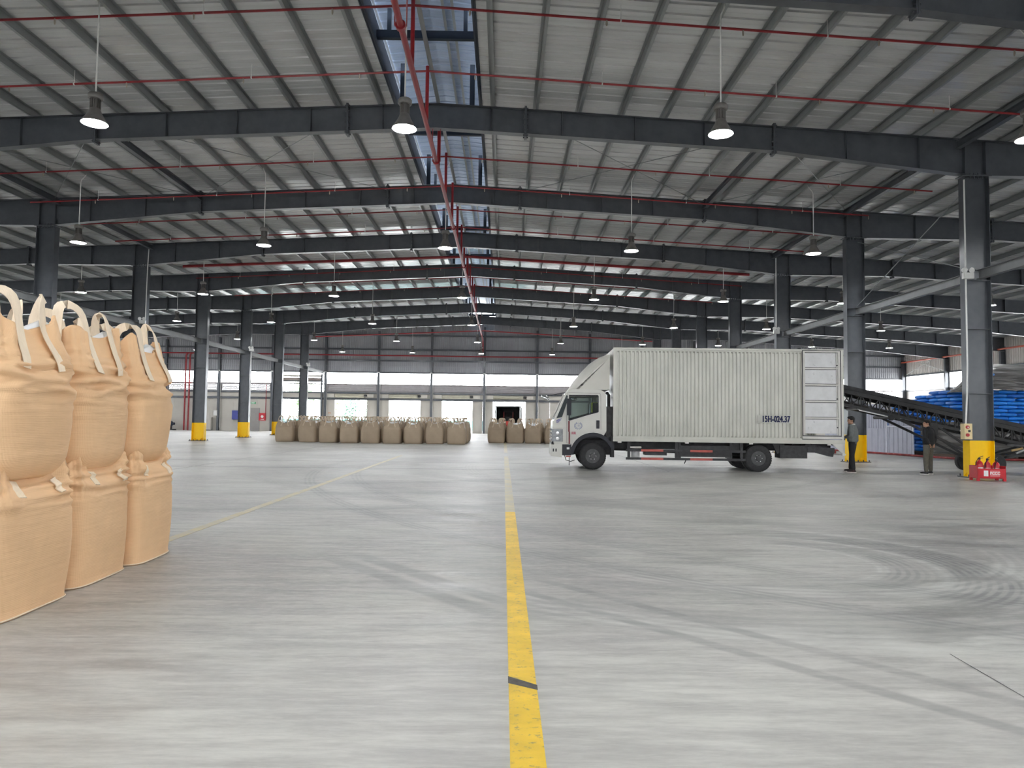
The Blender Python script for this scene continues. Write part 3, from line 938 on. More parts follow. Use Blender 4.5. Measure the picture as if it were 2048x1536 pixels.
# ---- outside: trees, teal fence, container with forklift at the dock
LEAF = [pm('hazed_leaf_green_%d' % i, c_, .7, 0, .3, 3) for i, c_ in enumerate(((.34, .46, .28), (.30, .44, .36), (.42, .50, .30)))]  # greens lightened so the bright outdoor haze is in the leaf colour
BARK = pm('bark', (.16, .12, .09), .9, 0, .3, 8)
def tree(x, y, h_, r_, lab, mi, seed):
    rg = random.Random(seed)
    t_ = thing('tree', lab, 'tree', (x, y, -.12), 0, 'trees outside the back wall')
    MB().tube([(0, 0, 0), (.1, .05, h_ * .3), (-.05, .1, h_ * .6)], [.18, .13, .06], 8).build('trunk', BARK, t_, smooth=True, local=True)
    b = MB()
    for i in range(2600):
        ph, th = math.acos(rg.uniform(-1, 1)), rg.uniform(0, 2 * PI)
        rr = r_ * rg.uniform(.35, 1) * (1 + .25 * math.sin(3 * th + seed) * math.sin(2 * ph))
        c_ = Vector((rr * math.sin(ph) * math.cos(th), rr * math.sin(ph) * math.sin(th), h_ * .62 + rr * math.cos(ph) * (h_ * .42 / r_)))
        a = Vector((rg.uniform(-1, 1), rg.uniform(-1, 1), rg.uniform(-1, 1))).normalized() * rg.uniform(.12, .26)
        q = a.cross(Vector((rg.uniform(-1, 1), rg.uniform(-1, 1), rg.uniform(-1, 1)))).normalized() * .1
        b._add([c_ - a, c_ + q, c_ + a, c_ - q], [(0, 1, 2, 3)])
    o = b.build('foliage', LEAF[mi], t_, local=True)
    o['kind'] = 'stuff'
tree(-27.5, 97, 6.4, 2.3, 'haze-paled green tree outside the big doorway', 0, 1)
tree(-25.2, 104, 5.6, 1.9, 'second green tree right of doorway tree, farther out', 2, 5)
tree(-23.2, 108, 4.4, 1.9, 'round green tree seen through left half of first dock door', 1, 2)
tree(-20.2, 112, 4.0, 1.8, 'bluish green tree seen through right half of first dock door', 1, 3)
tf = thing('teal_fence', 'low teal fence panels standing in the yard outside', 'fence', (-15, 88, -.12))
TEAL = pm('teal_panel', (.10, .42, .42), .5, 0, .1, 2)
for i in range(16):
    x = -30 + i * 2.0
    MB().box(x + .03, x + 1.97, 88, 88.05, -.05, 1.15).build('panel', TEAL, tf)
    MB().box(x - .03, x + .03, 87.97, 88.08, -.12, 1.3).build('post', WHITE, tf)

ct = thing('shipping_container', 'dark open container backed up to the fourth dock door', 'container', (.55, YB + .4, 0))
CT = pm('dark_container_paint', (.05, .05, .05), .6, .1, .3, 2)
x0, x1, y0, y1 = -.75, 1.65, YB + .35, YB + 6.4
MB().box(x0, x1, y0, y1, .0, .16).build('floor_deck', CT, ct)
MB().box(x0, x1, y0, y1, 2.62, 2.72).build('roof', CT, ct)
corr(y0, y1, lambda y: .16, lambda y: 2.62, x0 + .06, .28, .035, 'y').build('side', CT, ct)
corr(y0, y1, lambda y: .16, lambda y: 2.62, x1 - .02, .28, .035, 'y').build('side', CT, ct)
MB().box(x0, x1, y1 - .06, y1, .16, 2.62).build('end_wall', CT, ct)
MB().box(x0 - .1, x0, y0 - .05, y0 + .1, 0, 2.72).build('corner_post', CT, ct)
MB().box(x1, x1 + .1, y0 - .05, y0 + .1, 0, 2.72).build('corner_post', CT, ct)
MB().box(x1 + .12, x1 + .17, y0 - .02, y0 + .9, .16, 2.6).build('door_leaf', pm('pale_container_door', (.45, .46, .46), .5, .2, .1, 3), ct)
fk = thing('forklift', 'red forklift working inside the dark container', 'forklift', (.5, YB + 1.6, .16))
FR = pm('orange_red_forklift', (.55, .05, .035), .4, 0, .1, 4)
b = MB(); b.lathe([(.0, .0), (.42, .0), (.52, .12), (.52, .5), (.40, .72), (.0, .78)], 20, (0, .35, .35)); b.build('counterweight', FR, fk, smooth=40, local=True)
MB().box(-.42, .42, .5, 1.5, .3, .95).build('body', FR, fk, local=True)
MB().box(-.25, .25, .55, .95, .95, 1.12).build('seat', DARKM, fk, local=True)
MB().box(-.25, .25, .45, .56, 1.05, 1.5).build('seat_back', DARKM, fk, local=True)
for sx in (-.46, .46):
    MB().bar((sx, .45, .9), (sx, .6, 2.0), .06, .06).build('guard_post', FR, fk, local=True)
    MB().bar((sx, 1.45, .9), (sx, 1.3, 2.0), .06, .06).build('guard_post', DARKM, fk, local=True)
    for yy in (.45, 1.35):
        MB().lathe([(.1, -.09), (.22, -.09), (.24, -.05), (.24, .05), (.22, .09), (.1, .09)], 18, (sx, yy, .24), 'x').build('wheel', BLACK, fk, smooth=40, local=True)
    MB().ellip((sx, .5, 1.28), (.08, .05, .12)).build('tail_lamp', FR, fk, smooth=True, local=True)
b = MB()
for i in range(6):
    b.bar((-.48, .6 + i * .14, 2.0), (.48, .6 + i * .14, 2.0), .04, .03)
b.build('overhead_guard', DARKM, fk, local=True)
MB().box(-.4, -.3, 1.55, 1.65, .1, 2.1).build('mast_rail', DARKM, fk, local=True)
MB().box(.3, .4, 1.55, 1.65, .1, 2.1).build('mast_rail', DARKM, fk, local=True)
# the end wall behind the camera: cladding, strip opening, panels, open doorway added to light the truck and rafters
wf = struct(corr(XLF, XRT, lambda x: ZS1, lambda x: top(abs(x - XR)) + .2, Y0 + .1).build('wall_front', CLAD), 'grey end wall behind the camera with a strip opening and an added light-giving doorway')
MB().box(XLF, XRT, Y0 - .02, Y0 + .04, ZS1, 8.2).build('backing', CLAD, wf)
MB().box(XLF, -20, Y0 - .02, Y0 + .04, 0, ZS0).build('panel', CREAM, wf)
MB().box(-7, XRT, Y0 - .02, Y0 + .04, 0, ZS0).build('panel', CREAM, wf)
for x in (-20, -13.5, -7):
    MB().box(x - .15, x + .15, Y0 - .1, Y0 + .15, 0, ZS0).build('jamb', STEEL, wf)
MB().box(-20, -7, Y0 - .1, Y0 + .15, ZS0 - .1, ZS0).build('lintel', STEEL, wf)
cb = MB()
for sgn in (-1, 1):
    cb.panel([(XR, 8.2), (XR + sgn * EAVE, 8.2), (XR + sgn * EAVE, top(EAVE) + .2), (XR, top(0) + .2)], [], Y0 - .02, Y0 + .04, 'y')
cb.build('backing', CLAD, wf)

# ================================================================== BULK BAGS
def bag_material(name, col):
    m = pm(name, col, .62, 0, .06, 2.5)
    t = m.node_tree
    b = t.nodes['Principled BSDF']
    tc = t.nodes.new('ShaderNodeTexCoord')
    out = None
    for ax, sc in (('X', 220), ('Z', 150)):
        wv = t.nodes.new('ShaderNodeTexWave')
        wv.bands_direction = ax
        wv.inputs['Scale'].default_value = sc / 6.28
        wv.inputs['Distortion'].default_value = 1.0
        t.links.new(tc.outputs['Object'], wv.inputs['Vector'])
        if out is None:
            out = wv.outputs['Fac']
        else:
            ad = t.nodes.new('ShaderNodeMath'); ad.operation = 'ADD'
            t.links.new(out, ad.inputs[0]); t.links.new(wv.outputs['Fac'], ad.inputs[1]); out = ad.outputs[0]
    n = t.nodes.new('ShaderNodeTexNoise')
    mp = t.nodes.new('ShaderNodeMapping'); mp.inputs['Scale'].default_value = (2, 2, 16)
    t.links.new(tc.outputs['Object'], mp.inputs['Vector']); t.links.new(mp.outputs['Vector'], n.inputs['Vector'])
    n.inputs['Scale'].default_value = 3.0; n.inputs['Detail'].default_value = 5
    b1 = t.nodes.new('ShaderNodeBump'); b1.inputs['Strength'].default_value = .12; b1.inputs['Distance'].default_value = .004
    b2 = t.nodes.new('ShaderNodeBump'); b2.inputs['Strength'].default_value = .22; b2.inputs['Distance'].default_value = .012
    t.links.new(out, b1.inputs['Height']); t.links.new(n.outputs['Fac'], b2.inputs['Height'])
    t.links.new(b2.outputs['Normal'], b1.inputs['Normal']); t.links.new(b1.outputs['Normal'], b.inputs['Normal'])
    b.inputs['Specular IOR Level'].default_value = .3
    return m
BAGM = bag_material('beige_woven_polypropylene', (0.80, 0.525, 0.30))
BAGD = bag_material('shaded_woven_polypropylene', (0.36, 0.28, 0.20))  # far bags: same cloth darkened, their shade painted into the colour
STRAP = pm('cream_strap_webbing', (0.84, 0.70, 0.53), .6, 0, .06, 20, bump=.3, bscale=90, stretch=(1, 1, .2))
STRAPD = pm('shaded_strap_webbing', (0.50, 0.40, 0.29), .6, 0, .06, 20)  # webbing darkened likewise for the shaded far bags
LINER = pm('white_liner_film', (0.80, 0.82, 0.84), .35, 0, .05, 6)

def sgnpow(x, p):
    return math.copysign(abs(x) ** p, x)
def bag_surface(kind, seed, a, bq, H):
    rg = random.Random(seed)
    ph = [rg.uniform(0, 6.28) for _ in range(6)]
    off = Vector((rg.uniform(-9, 9), rg.uniform(-9, 9), rg.uniform(-9, 9)))
    lean = (rg.uniform(-.015, .015), rg.uniform(-.015, .015))
    def S(th, t, out=0.0):
        c_, s_ = math.cos(th), math.sin(th)
        corner = abs(math.sin(2 * th)) ** 1.5       # 1 at the corners
        if kind == 'upper':
            e = .42
            pr = .945 + .095 * math.sin(PI * min(1, t / .85)) ** .8
            if t < .14: pr -= .14 * (1 - t / .14) ** 2
            if t > .62: pr -= .30 * ((t - .62) / .38) ** 1.35 * (1 - .45 * corner)
            z = t * H + (corner - .55) * .13 * max(0, t - .55) / .45
            z += .035 * math.sin(3 * th + ph[0]) * max(0, t - .7) / .3
        elif kind == 'lower':
            e = .30
            pr = .965 + .055 * math.sin(PI * t)
            if t < .05: pr += .012 * (1 - t / .05)
            if t > .80: pr -= .13 * ((t - .80) / .20) ** 1.6 * (1 - .55 * corner)
            z = t * H + (corner - .6) * .10 * max(0, t - .72) / .28
            z += .02 * math.sin(5 * th + ph[1]) * max(0, t - .75) / .25
        else:                                        # free-standing, loosely gathered
            e = .34 + .2 * max(0, t - .7) / .3
            pr = .95 + .07 * math.sin(PI * min(1, t / .8))
            if t < .08: pr -= .05 * (1 - t / .08)
            if t > .70: pr -= .22 * ((t - .70) / .30) ** 1.2 * (1 - .5 * corner)
            z = t * H + (corner - .5) * .16 * max(0, t - .6) / .4 + .05 * math.sin(2 * th + ph[2]) * max(0, t - .7) / .3
        x = a * pr * sgnpow(c_, e * 1.0)
        y = bq * pr * sgnpow(s_, e * 1.0)
        x += lean[0] * t; y += lean[1] * t
        p = Vector((x, y, z))
        nrm = Vector((c_, s_, 0)).normalized()
        q = Vector((x * 2.2, y * 2.2, z * 11)) + off
        q2 = Vector((x * 1.4, y * 1.4, z * 1.2)) + off * 1.7
        q3 = Vector((math.cos(th) * 3.2, math.sin(th) * 3.2, z * .8)) + off
        wt = {'upper': math.exp(-((t - .66) / .16) ** 2), 'lower': math.exp(-((t - .84) / .12) ** 2), 'free': math.exp(-((t - .78) / .15) ** 2)}[kind]
        d = .020 * noise.noise(q2)
        rid = 1 - abs(noise.noise(q))
        d += wt * (.115 * (rid - .75) + .03 * noise.noise(q * 2.1))
        d += .006 * noise.noise(Vector((x * 1.5, y * 1.5, z * 34)) + off) * (.3 + wt)
        wr = max(0, t - .68) / .32
        d += wr * .085 * noise.noise(q3) + wr * .035 * noise.noise(q3 * 2.3)
        return p + nrm * (d + out)
    return S
def bag_mesh(kind, seed, a, bq, H, mat, nu=132, nv=70):
    S = bag_surface(kind, seed, a, bq, H)
    rows = []
    for j in range(nv + 1):
        t = (j / nv)
        rows.append([S(2 * PI * i / nu + PI / 4, t) for i in range(nu)])
    b = MB()
    # rolled underside and (for the lower bags) flattened top
    bot = [Vector((0, 0, 0.006))] * nu
    first = [Vector((p.x * .9, p.y * .9, .004)) for p in rows[0]]
    allr = [bot, first] + rows
    if kind == 'lower':
        top_ = rows[-1]
        allr.append([Vector((p.x * .86, p.y * .86, p.z - .005 + .012 * noise.noise(p * 6))) for p in top_])
        allr.append([Vector((p.x * .5, p.y * .5, H - .10 + .01 * noise.noise(p * 5))) for p in top_])
        allr.append([Vector((0, 0, H - .10))] * nu)
    else:
        top_ = rows[-1]
        allr.append([Vector((p.x * .985, p.y * .985, p.z - .012)) for p in top_])
        allr.append([Vector((p.x * .96, p.y * .96, p.z - .14)) for p in top_])
    b.grid(allr, True)
    return b.mesh('body', mat, 'all', clean=True), S
def liner_mesh(S, H, nu=40):
    rows = []
    for f_, dz in ((.97, -.05), (.80, -.02), (.55, -.09), (.3, -.06), (0.0, -.10)):
        r = []
        for i in range(nu):
            p = S(2 * PI * i / nu, .985)
            r.append(Vector((p.x * f_, p.y * f_, p.z + dz + .05 * noise.noise(Vector((p.x * f_ * 5, p.y * f_ * 5, 3.1))))))
        rows.append(r)
    return MB().grid(rows, True).mesh('liner', LINER, 'all', clean=True)
def ribbon(path, tang, wd, th=.006):
    """flat strap following a path; tang = width direction at each point"""
    b = MB()
    rows = []
    for i, p in enumerate(path):
        a_ = path[max(0, i - 1)]; c_ = path[min(len(path) - 1, i + 1)]
        d = (c_ - a_).normalized()
        w_ = tang[i] - d * tang[i].dot(d)
        w_ = w_.normalized() * wd / 2
        n_ = d.cross(w_).normalized() * th
        rows.append([p - w_ - n_, p + w_ - n_, p + w_ + n_, p - w_ + n_])
    b.grid(rows, True)
    b._add(rows[0], [(0, 1, 2, 3)]); b._add(rows[-1], [(3, 2, 1, 0)])
    return b
def strap_loop(S, c, seed, t0=.66, loop_h=.26, spread=.36, wd=.085, mat=None):
    """loop over corner c (0..3): sewn down on the two faces that meet there"""
    rg = random.Random(seed * 7 + c)
    thc = PI / 4 + c * PI / 2
    spread = rg.uniform(.60, .66)
    path, tang = [], []
    n = 9
    def tg(th):
        k = round(th / (PI / 2)) * (PI / 2)
        return Vector((-math.sin(k), math.cos(k), 0))
    ta, tb = thc - spread, thc + spread
    fa, fb = tg(thc - PI / 4), tg(thc + PI / 4)
    for i in range(n):
        t = t0 + (1 - t0) * i / (n - 1)
        path.append(S(ta, t, .02)); tang.append(fa)
    p1, p2 = S(ta, 1, .006), S(tb, 1, .006)
    hh = loop_h * rg.uniform(.9, 1.1)
    sl = Vector((rg.uniform(-.05, .05), rg.uniform(-.05, .05), 0))
    apex = (p1 + p2) / 2 + Vector((0, 0, hh)) + sl
    for i in range(1, 12):
        s = i / 12
        q = p1.lerp(p2, .5 - .5 * math.cos(PI * s))
        q = q + sl * math.sin(PI * s) + Vector((0, 0, hh * math.sin(PI * s) ** .42))
        q.x += (q.x - apex.x) * .10 * math.sin(PI * s); q.y += (q.y - apex.y) * .10 * math.sin(PI * s)
        path.append(q)
        w_ = fa.lerp(fb, s)
        if w_.length < .1: w_ = fa
        tang.append(w_)
    for i in range(n):
        t = 1 - (1 - t0) * i / (n - 1)
        path.append(S(tb, t, .02)); tang.append(fb)
    for _ in range(3):
        path = [path[0]] + [(path[i - 1] + path[i] * 2 + path[i + 1]) / 4 for i in range(1, len(path) - 1)] + [path[-1]]
    return ribbon(path, tang, wd, .003).mesh('handle', mat or STRAP, 35)
def strap_patch(S, th, fa, t0, t1, wd=.08):
    path = [S(th, t0 + (t1 - t0) * i / 6, .010) for i in range(7)]
    return ribbon(path, [fa] * 7, wd, .004).mesh('strap', STRAP, 35)

# ---- the front stack: three columns of two, right faces towards the aisle
FS = [(5.52, 'nearest'), (6.56, 'middle'), (7.52, 'farthest')]
LOWL = ['lower beige bulk bag of the nearest stack, cut by the left picture edge', 'lower beige bulk bag of the middle stack beside the aisle', 'lower beige bulk bag of the farthest stack beside the aisle']
UPL = ['upper beige bulk bag of the nearest stack, cut by the left picture edge', 'upper beige bulk bag of the middle stack with four raised loops', 'upper beige bulk bag of the farthest stack beside the aisle']
DIM = [(.50, .50), (.50, .475), (.50, .435)]
for i, (y, wd_) in enumerate(FS):
    a, bq = DIM[i]
    xo = (-3.53, -3.60, -3.60)[i] - a
    rz = (0.02, .05, .03)[i]
    t_ = thing('bulk_bag', LOWL[i], 'bag', (xo, y, 0), rz, 'stacked bulk bags')
    me, S = bag_mesh('lower', 11 + i, a, bq, 1.08, BAGM)
    inst('body', me, t_)
    for th in (-.10, .12):
        inst('strap', strap_patch(S, th, Vector((0, 1, 0)), .83, .955), t_)
    for th in (-PI / 2 + .12, -PI / 2 - .12):
        inst('strap', strap_patch(S, th, Vector((1, 0, 0)), .83, .955), t_)
    seam = MB().tube([S(2 * PI * k / 60, .012, .006) for k in range(60)], .006, 5, closed=True)
    inst('bottom_seam', seam.mesh('bottom_seam', STRAP, True), t_)
    t_ = thing('bulk_bag', UPL[i], 'bag', (xo + (-.01, -.015, -.02)[i], y + (.0, .02, -.02)[i], .995), rz * .5, 'stacked bulk bags')
    Hh = (1.22, 1.26, 1.24)[i]
    me, S = bag_mesh('upper', 31 + i, a * .985, bq * .97, Hh, BAGM)
    inst('body', me, t_)
    inst('liner', liner_mesh(S, Hh), t_)
    for c_ in range(4):
        inst('handle', strap_loop(S, c_, 5 + i, t0=.70), t_)

# ---- the far rows
proto = []
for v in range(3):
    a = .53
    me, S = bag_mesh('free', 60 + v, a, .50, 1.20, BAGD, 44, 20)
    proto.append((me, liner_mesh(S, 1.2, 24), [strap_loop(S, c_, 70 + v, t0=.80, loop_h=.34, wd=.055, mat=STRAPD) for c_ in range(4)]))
def far_bag(x, y, rz, v, label, group):
    t_ = thing('bulk_bag', label, 'bag', (x, y, 0), rz, group)
    me, ln, hs = proto[v % 3]
    inst('body', me, t_); inst('liner', ln, t_)
    for h_ in hs:
        inst('handle', h_, t_)
rg = random.Random(3)
front = [(-12.78, 41.9), (-11.3, 41.55), (-10.02, 41.2), (-8.78, 40.95), (-7.55, 40.8), (-6.32, 40.85), (-5.12, 40.9), (-3.92, 40.95), (-2.66, 40.75)]
for i, (x, y) in enumerate(front):
    far_bag(x, y, rg.uniform(-.08, .08) + (.22 if i == 0 else 0), i, 'shaded beige bulk bag in front row of the far left group, %s from the left' % ORD[i], 'far left bulk bags')
for r_ in range(1, 5):
    for i in range(9):
        far_bag(-12.5 + i * 1.23 + rg.uniform(-.08, .08), 41.6 + r_ * 1.25 + rg.uniform(-.08, .08), rg.uniform(-.1, .1), i + r_, 'shaded beige bulk bag of the far left group, %s row back, %s from the left' % (ORD[r_], ORD[i]), 'far left bulk bags, back rows')
for i, (x, y) in enumerate(((-.42, 43.9), (.72, 43.95), (1.86, 43.8), (3.05, 43.7))):
    far_bag(x, y, rg.uniform(-.1, .1), i + 1, 'shaded beige bulk bag in front row of the far right group, %s from the gap' % ORD[i], 'far right bulk bags')
for r_ in range(1, 4):
    for i in range(4):
        far_bag(-.35 + i * 1.2 + rg.uniform(-.08, .08), 43.9 + r_ * 1.25, rg.uniform(-.1, .1), i + r_, 'shaded beige bulk bag of the far right group, %s row back, %s from the gap' % (ORD[r_], ORD[i]), 'far right bulk bags, back rows')

# ================================================================== THE BOX TRUCK
# local frame: x from front bumper to tail, y from the near side (0) to the far side, z up
TRK = thing('box_truck', 'silver-white box truck parked side-on with corrugated cargo body', 'truck', (1.43, 21.33, 0), math.radians(-2.2))
TW = 2.15
BODY = pm('silver_grey_box_sheet', (0.455, 0.452, 0.40), .30, .18, .08, 2.0, stretch=(1.2, 1, .5), spots=((0.36, 0.32, 0.24), 1.6, .60, .35), bump=.03, bscale=6)
CABW = pm('white_cab_paint', (0.54, 0.53, 0.485), .28, 0, .05, 2, spots=((0.45, 0.42, 0.36), 4, .66, .4))
DEFL = pm('off_white_deflector', (0.52, 0.505, 0.45), .4, 0, .05, 2)
NAVY = pm('dark_navy_plastic', (0.012, 0.013, 0.020), .6, 0, .2, 8)
CHROME = pm('chrome', (0.70, 0.71, 0.72), .15, .9, .05, 6)
REDW = pm('faded_red_marker', (0.42, 0.085, 0.065), .5, 0, .15, 6)
WPLY = pm('weathered_white_planks', (0.60, 0.60, 0.60), .6, 0, .08, 3, spots=((0.16, 0.16, 0.17), 7, .62, .75))
FRM = pm('pale_door_frame', (0.55, 0.54, 0.50), .5, .1, .06, 4)
RIM = pm('dark_grey_wheel_rim', (0.06, 0.06, 0.062), .5, .3, .2, 10)
BLUEP = pm('navy_print', (0.012, 0.02, 0.10), .5, 0, .05, 10)
HIVIS = pm('hi_vis_vest', (0.42, 0.50, 0.04), .7, 0, .1, 6)
def glass_mat():
    m = bpy.data.materials.new('cab_window_glass')
    m.use_nodes = True
    t = m.node_tree
    t.nodes.clear()
    o = t.nodes.new('ShaderNodeOutputMaterial'); mx = t.nodes.new('ShaderNodeMixShader')
    g_ = t.nodes.new('ShaderNodeBsdfGlossy'); g_.inputs['Roughness'].default_value = .03
    tr = t.nodes.new('ShaderNodeBsdfTransparent'); tr.inputs['Color'].default_value = (.72, .78, .78, 1)
    fr = t.nodes.new('ShaderNodeFresnel'); fr.inputs['IOR'].default_value = 1.5
    n = t.nodes.new('ShaderNodeTexNoise'); n.inputs['Scale'].default_value = 3
    ad = t.nodes.new('ShaderNodeMath'); ad.operation = 'MULTIPLY_ADD'; ad.inputs[1].default_value = .04
    t.links.new(n.outputs['Fac'], ad.inputs[0]); t.links.new(fr.outputs['Fac'], ad.inputs[2])
    t.links.new(ad.outputs[0], mx.inputs['Fac']); t.links.new(tr.outputs[0], mx.inputs[1]); t.links.new(g_.outputs[0], mx.inputs[2])
    t.links.new(mx.outputs[0], o.inputs['Surface'])
    return m
CGL = glass_mat()
def T(b, name, mats, parent=TRK, smooth=False):
    return b.build(name, mats, parent, smooth, local=True)

# ---- cargo body: corrugated near side with a planked side door at the tail
BX0, BX1, BZ0, BZ1 = 1.87, 8.68, .97, 3.66
DX0, DX1, DZ0, DZ1 = 7.50, 8.58, 1.10, 3.62
def corr_side(y, sgn, x0, x1, z0, z1, flat=None):
    pitch = .113
    n = int(round((x1 - x0) / pitch)); p = (x1 - x0) / n
    xs = []
    for i in range(n):
        a = x0 + i * p
        xs += [(a, 0), (a + p * .40, 0), (a + p * .50, -.028), (a + p * .90, -.028)]
    xs.append((x1, 0))
    rows = []
    for z, f_ in ((z0, 0), (z0 + .05, 0), (z0 + .09, 1), (z1 - .09, 1), (z1 - .05, 0), (z1, 0)):
        rows.append([(x, y - sgn * d * f_, z) for x, d in xs])
    return MB().grid(rows)
side = T(corr_side(.03, 1, BX0 + .06, DX0 - .03, BZ0, BZ1 - .03), 'side_sheet', BODY, smooth=30)
T(corr_side(TW - .03, -1, BX0 + .06, BX1 - .06, BZ0, BZ1 - .03), 'side_sheet', BODY, smooth=30)
b = MB(); b.box(BX0, BX0 + .03, .02, TW - .02, BZ0 - .08, BZ1); T(b, 'front_sheet', BODY)
b = MB(); b.box(BX0 + .01, BX1, .04, TW - .04, BZ1 - .04, BZ1 + .0)
for i in range(26):
    x = BX0 + .15 + i * .26
    b.box(x, x + .12, .04, TW - .04, BZ1, BZ1 + .018)
T(b, 'roof_sheet', BODY)
for (x, y0_, y1_) in ((BX0 - .012, -.005, .07), (BX0 - .012, TW - .07, TW + .005), (BX1 - .06, -.005, .07), (BX1 - .06, TW - .07, TW + .005)):
    T(MB().box(x, x + .072, y0_, y1_, BZ0 - .08, BZ1 + .01), 'corner_post', BODY)
for y0_ in (-.012, TW - .05):
    T(MB().box(BX0 - .012, BX1 + .012, y0_, y0_ + .062, BZ1 - .04, BZ1 + .02), 'top_rail', BODY)
    T(MB().box(BX0 - .012, BX1 + .03, y0_ - .01, y0_ + .072, BZ0 - .11, BZ0 + .012), 'sill_rail', BODY)
T(MB().box(BX0, BX1, .05, TW - .05, BZ0 - .06, BZ0), 'cargo_floor', DARKM)
# side door with five planked panels
dr = T(MB().panel([(DX0 - .03, DZ0 - .09), (BX1 - .02, DZ0 - .09), (BX1 - .02, DZ1 + .02), (DX0 - .03, DZ1 + .02)], [[(DX0 + .05, DZ0 + .02), (DX0 + .05, DZ1 - .03), (DX1 - .06, DZ1 - .03), (DX1 - .06, DZ0 + .02)]], -.02, .05, 'y'), 'side_door', FRM)
b = MB(); b.box(DX0 - .035, DX1 + .02, -.024, -.012, DZ0 - .015, DZ0 + .012); b.box(DX0 - .035, DX0 - .015, -.024, -.012, DZ0, DZ1 + .02); b.box(DX1 + .01, DX1 + .03, -.026, -.012, DZ0 - .02, DZ1 + .02); b.box(DX0 - .03, DX1 + .02, -.026, -.012, DZ1 + .012, DZ1 + .03)
T(b, 'rubber_gasket', NAVY, dr)
ph = (DZ1 - DZ0 - .05) / 5
for i in range(5):
    z = DZ0 + .02 + i * ph
    T(MB().box(DX0 + .05, DX1 - .06, .012, .03, z + .05, z + ph - .02), 'plank', WPLY, dr)
    if i:
        T(MB().box(DX0 + .045, DX1 - .055, -.018, .04, z - .012, z + .036), 'rail', FRM, dr)
        b = MB(); b.box(DX0 + .05, DX1 - .06, .004, .02, z + .036, z + .05); b.box(DX0 + .05, DX1 - .06, .004, .02, z - .026, z - .012)
        T(b, 'shadow_gap', NAVY, dr)
T(MB().box(DX1 - .10, DX1 - .075, -.012, .012, DZ0 + .03, DZ1 - .04), 'lock_bar', FRM, dr)
b = MB()
for z in (1.35, 2.2, 3.2):
    b.lathe([(.018, -.03), (.018, .01)], 8, (DX1 - .087, -.01, z), 'y')
T(b, 'lock_cam', DARKM, dr)
# rear frame and bumper-height bracket
b = MB(); b.panel([(8.35, .86), (8.70, .86), (8.70, .60), (8.62, .60)], [], 0, .04, 'y')
T(b, 'tail_bracket', FRM)
for yy in (.0, TW - .04):
    T(MB().box(8.64, 8.71, yy, yy + .04, .52, .98), 'tail_post', FRM)
T(MB().box(8.60, 8.78, 0.1, TW - .1, .53, .57), 'rear_step', FRM)
# plate number on a flattened strip of the side sheet
PAT = pm('pale_plate_strip', (0.44, 0.435, 0.395), .5, .1, .04, 3)
strip = T(MB().box(6.14, 7.16, -.001, .012, 1.46, 1.70), 'number_strip', PAT, side)
me = text_mesh('number_print', '15H-024.37', .255, BLUEP, .0015, .004, .655)
bm_ = bmesh.new()
for dx_, dy_ in ((0, 0), (.007, 0), (-.007, 0), (0, .004), (0, -.004), (.005, .003), (-.005, -.003)):
    m_ = me.copy(); m_.transform(Matrix.Translation((dx_, dy_, 0))); bm_.from_mesh(m_); bpy.data.meshes.remove(m_)
bm_.to_mesh(me); bm_.free()
o = inst('number_print', me, strip, (6.69, -.003, 1.575)); o.rotation_euler = (PI / 2, 0, 0)

# ---- wind deflector
prof_ = [(.52, 2.40), (.58, 2.48), (.72, 2.70), (.95, 2.98), (1.20, 3.24), (1.48, 3.43), (1.74, 3.53), (1.76, 3.50), (1.76, 2.40)]
rows = []
for j in range(9):
    s = j / 8
    y = .10 + (TW - .20) * s
    k = (2 * s - 1)
    sh = .16 * abs(k) ** 3
    rows.append([(x + (sh * 1.3 if i < 6 else 0) , y, z - (sh * .75 if 0 < i < 7 else 0)) for i, (x, z) in enumerate(prof_)])
b = MB().grid(rows, True)
b._add(rows[0], [tuple(range(9))]); b._add(rows[-1], [tuple(range(9))])
T(b, 'wind_deflector', DEFL, smooth=35)

# ---- cab
def arcpts(cx, cz, r, a0, a1, n):
    return [(cx + r * math.cos(math.radians(a0 + (a1 - a0) * i / n)), cz + r * math.sin(math.radians(a0 + (a1 - a0) * i / n))) for i in range(n + 1)]
FWX, RWX, WR = 1.265, 6.19, .405
outer = [(.10, .74), (.045, 1.0), (.05, 1.44), (.13, 1.50), (.47, 2.30), (.52, 2.38), (.62, 2.42), (1.50, 2.39), (1.60, 2.33), (1.655, 2.2), (1.665, 1.17)]
outer += arcpts(FWX, .42, .68, 62, 176, 12)
outer += [(.55, .74)]
win = [(.535, 2.235), (1.40, 2.24), (1.425, 2.21), (1.43, 1.74), (1.41, 1.715), (1.1, 1.63), (.55, 1.455), (.525, 1.48)]
for (ya, yb) in ((.03, .075), (TW - .075, TW - .03)):
    cab_side = T(MB().panel(outer, [win], ya, yb, 'y'), 'cab_side', CABW)
    T(MB().panel(win, [], (ya + yb) / 2 - .003, (ya + yb) / 2 + .003, 'y'), 'door_glass', CGL)
    T(MB().panel([(p[0] + (.0), p[1]) for p in win], [[(.56, 2.205), (.56, 1.50), (1.09, 1.66), (1.395, 1.745), (1.395, 2.21)]], ya - .006 if ya < 1 else yb - .01, ya + .01 if ya < 1 else yb + .006, 'y'), 'window_rubber', NAVY)
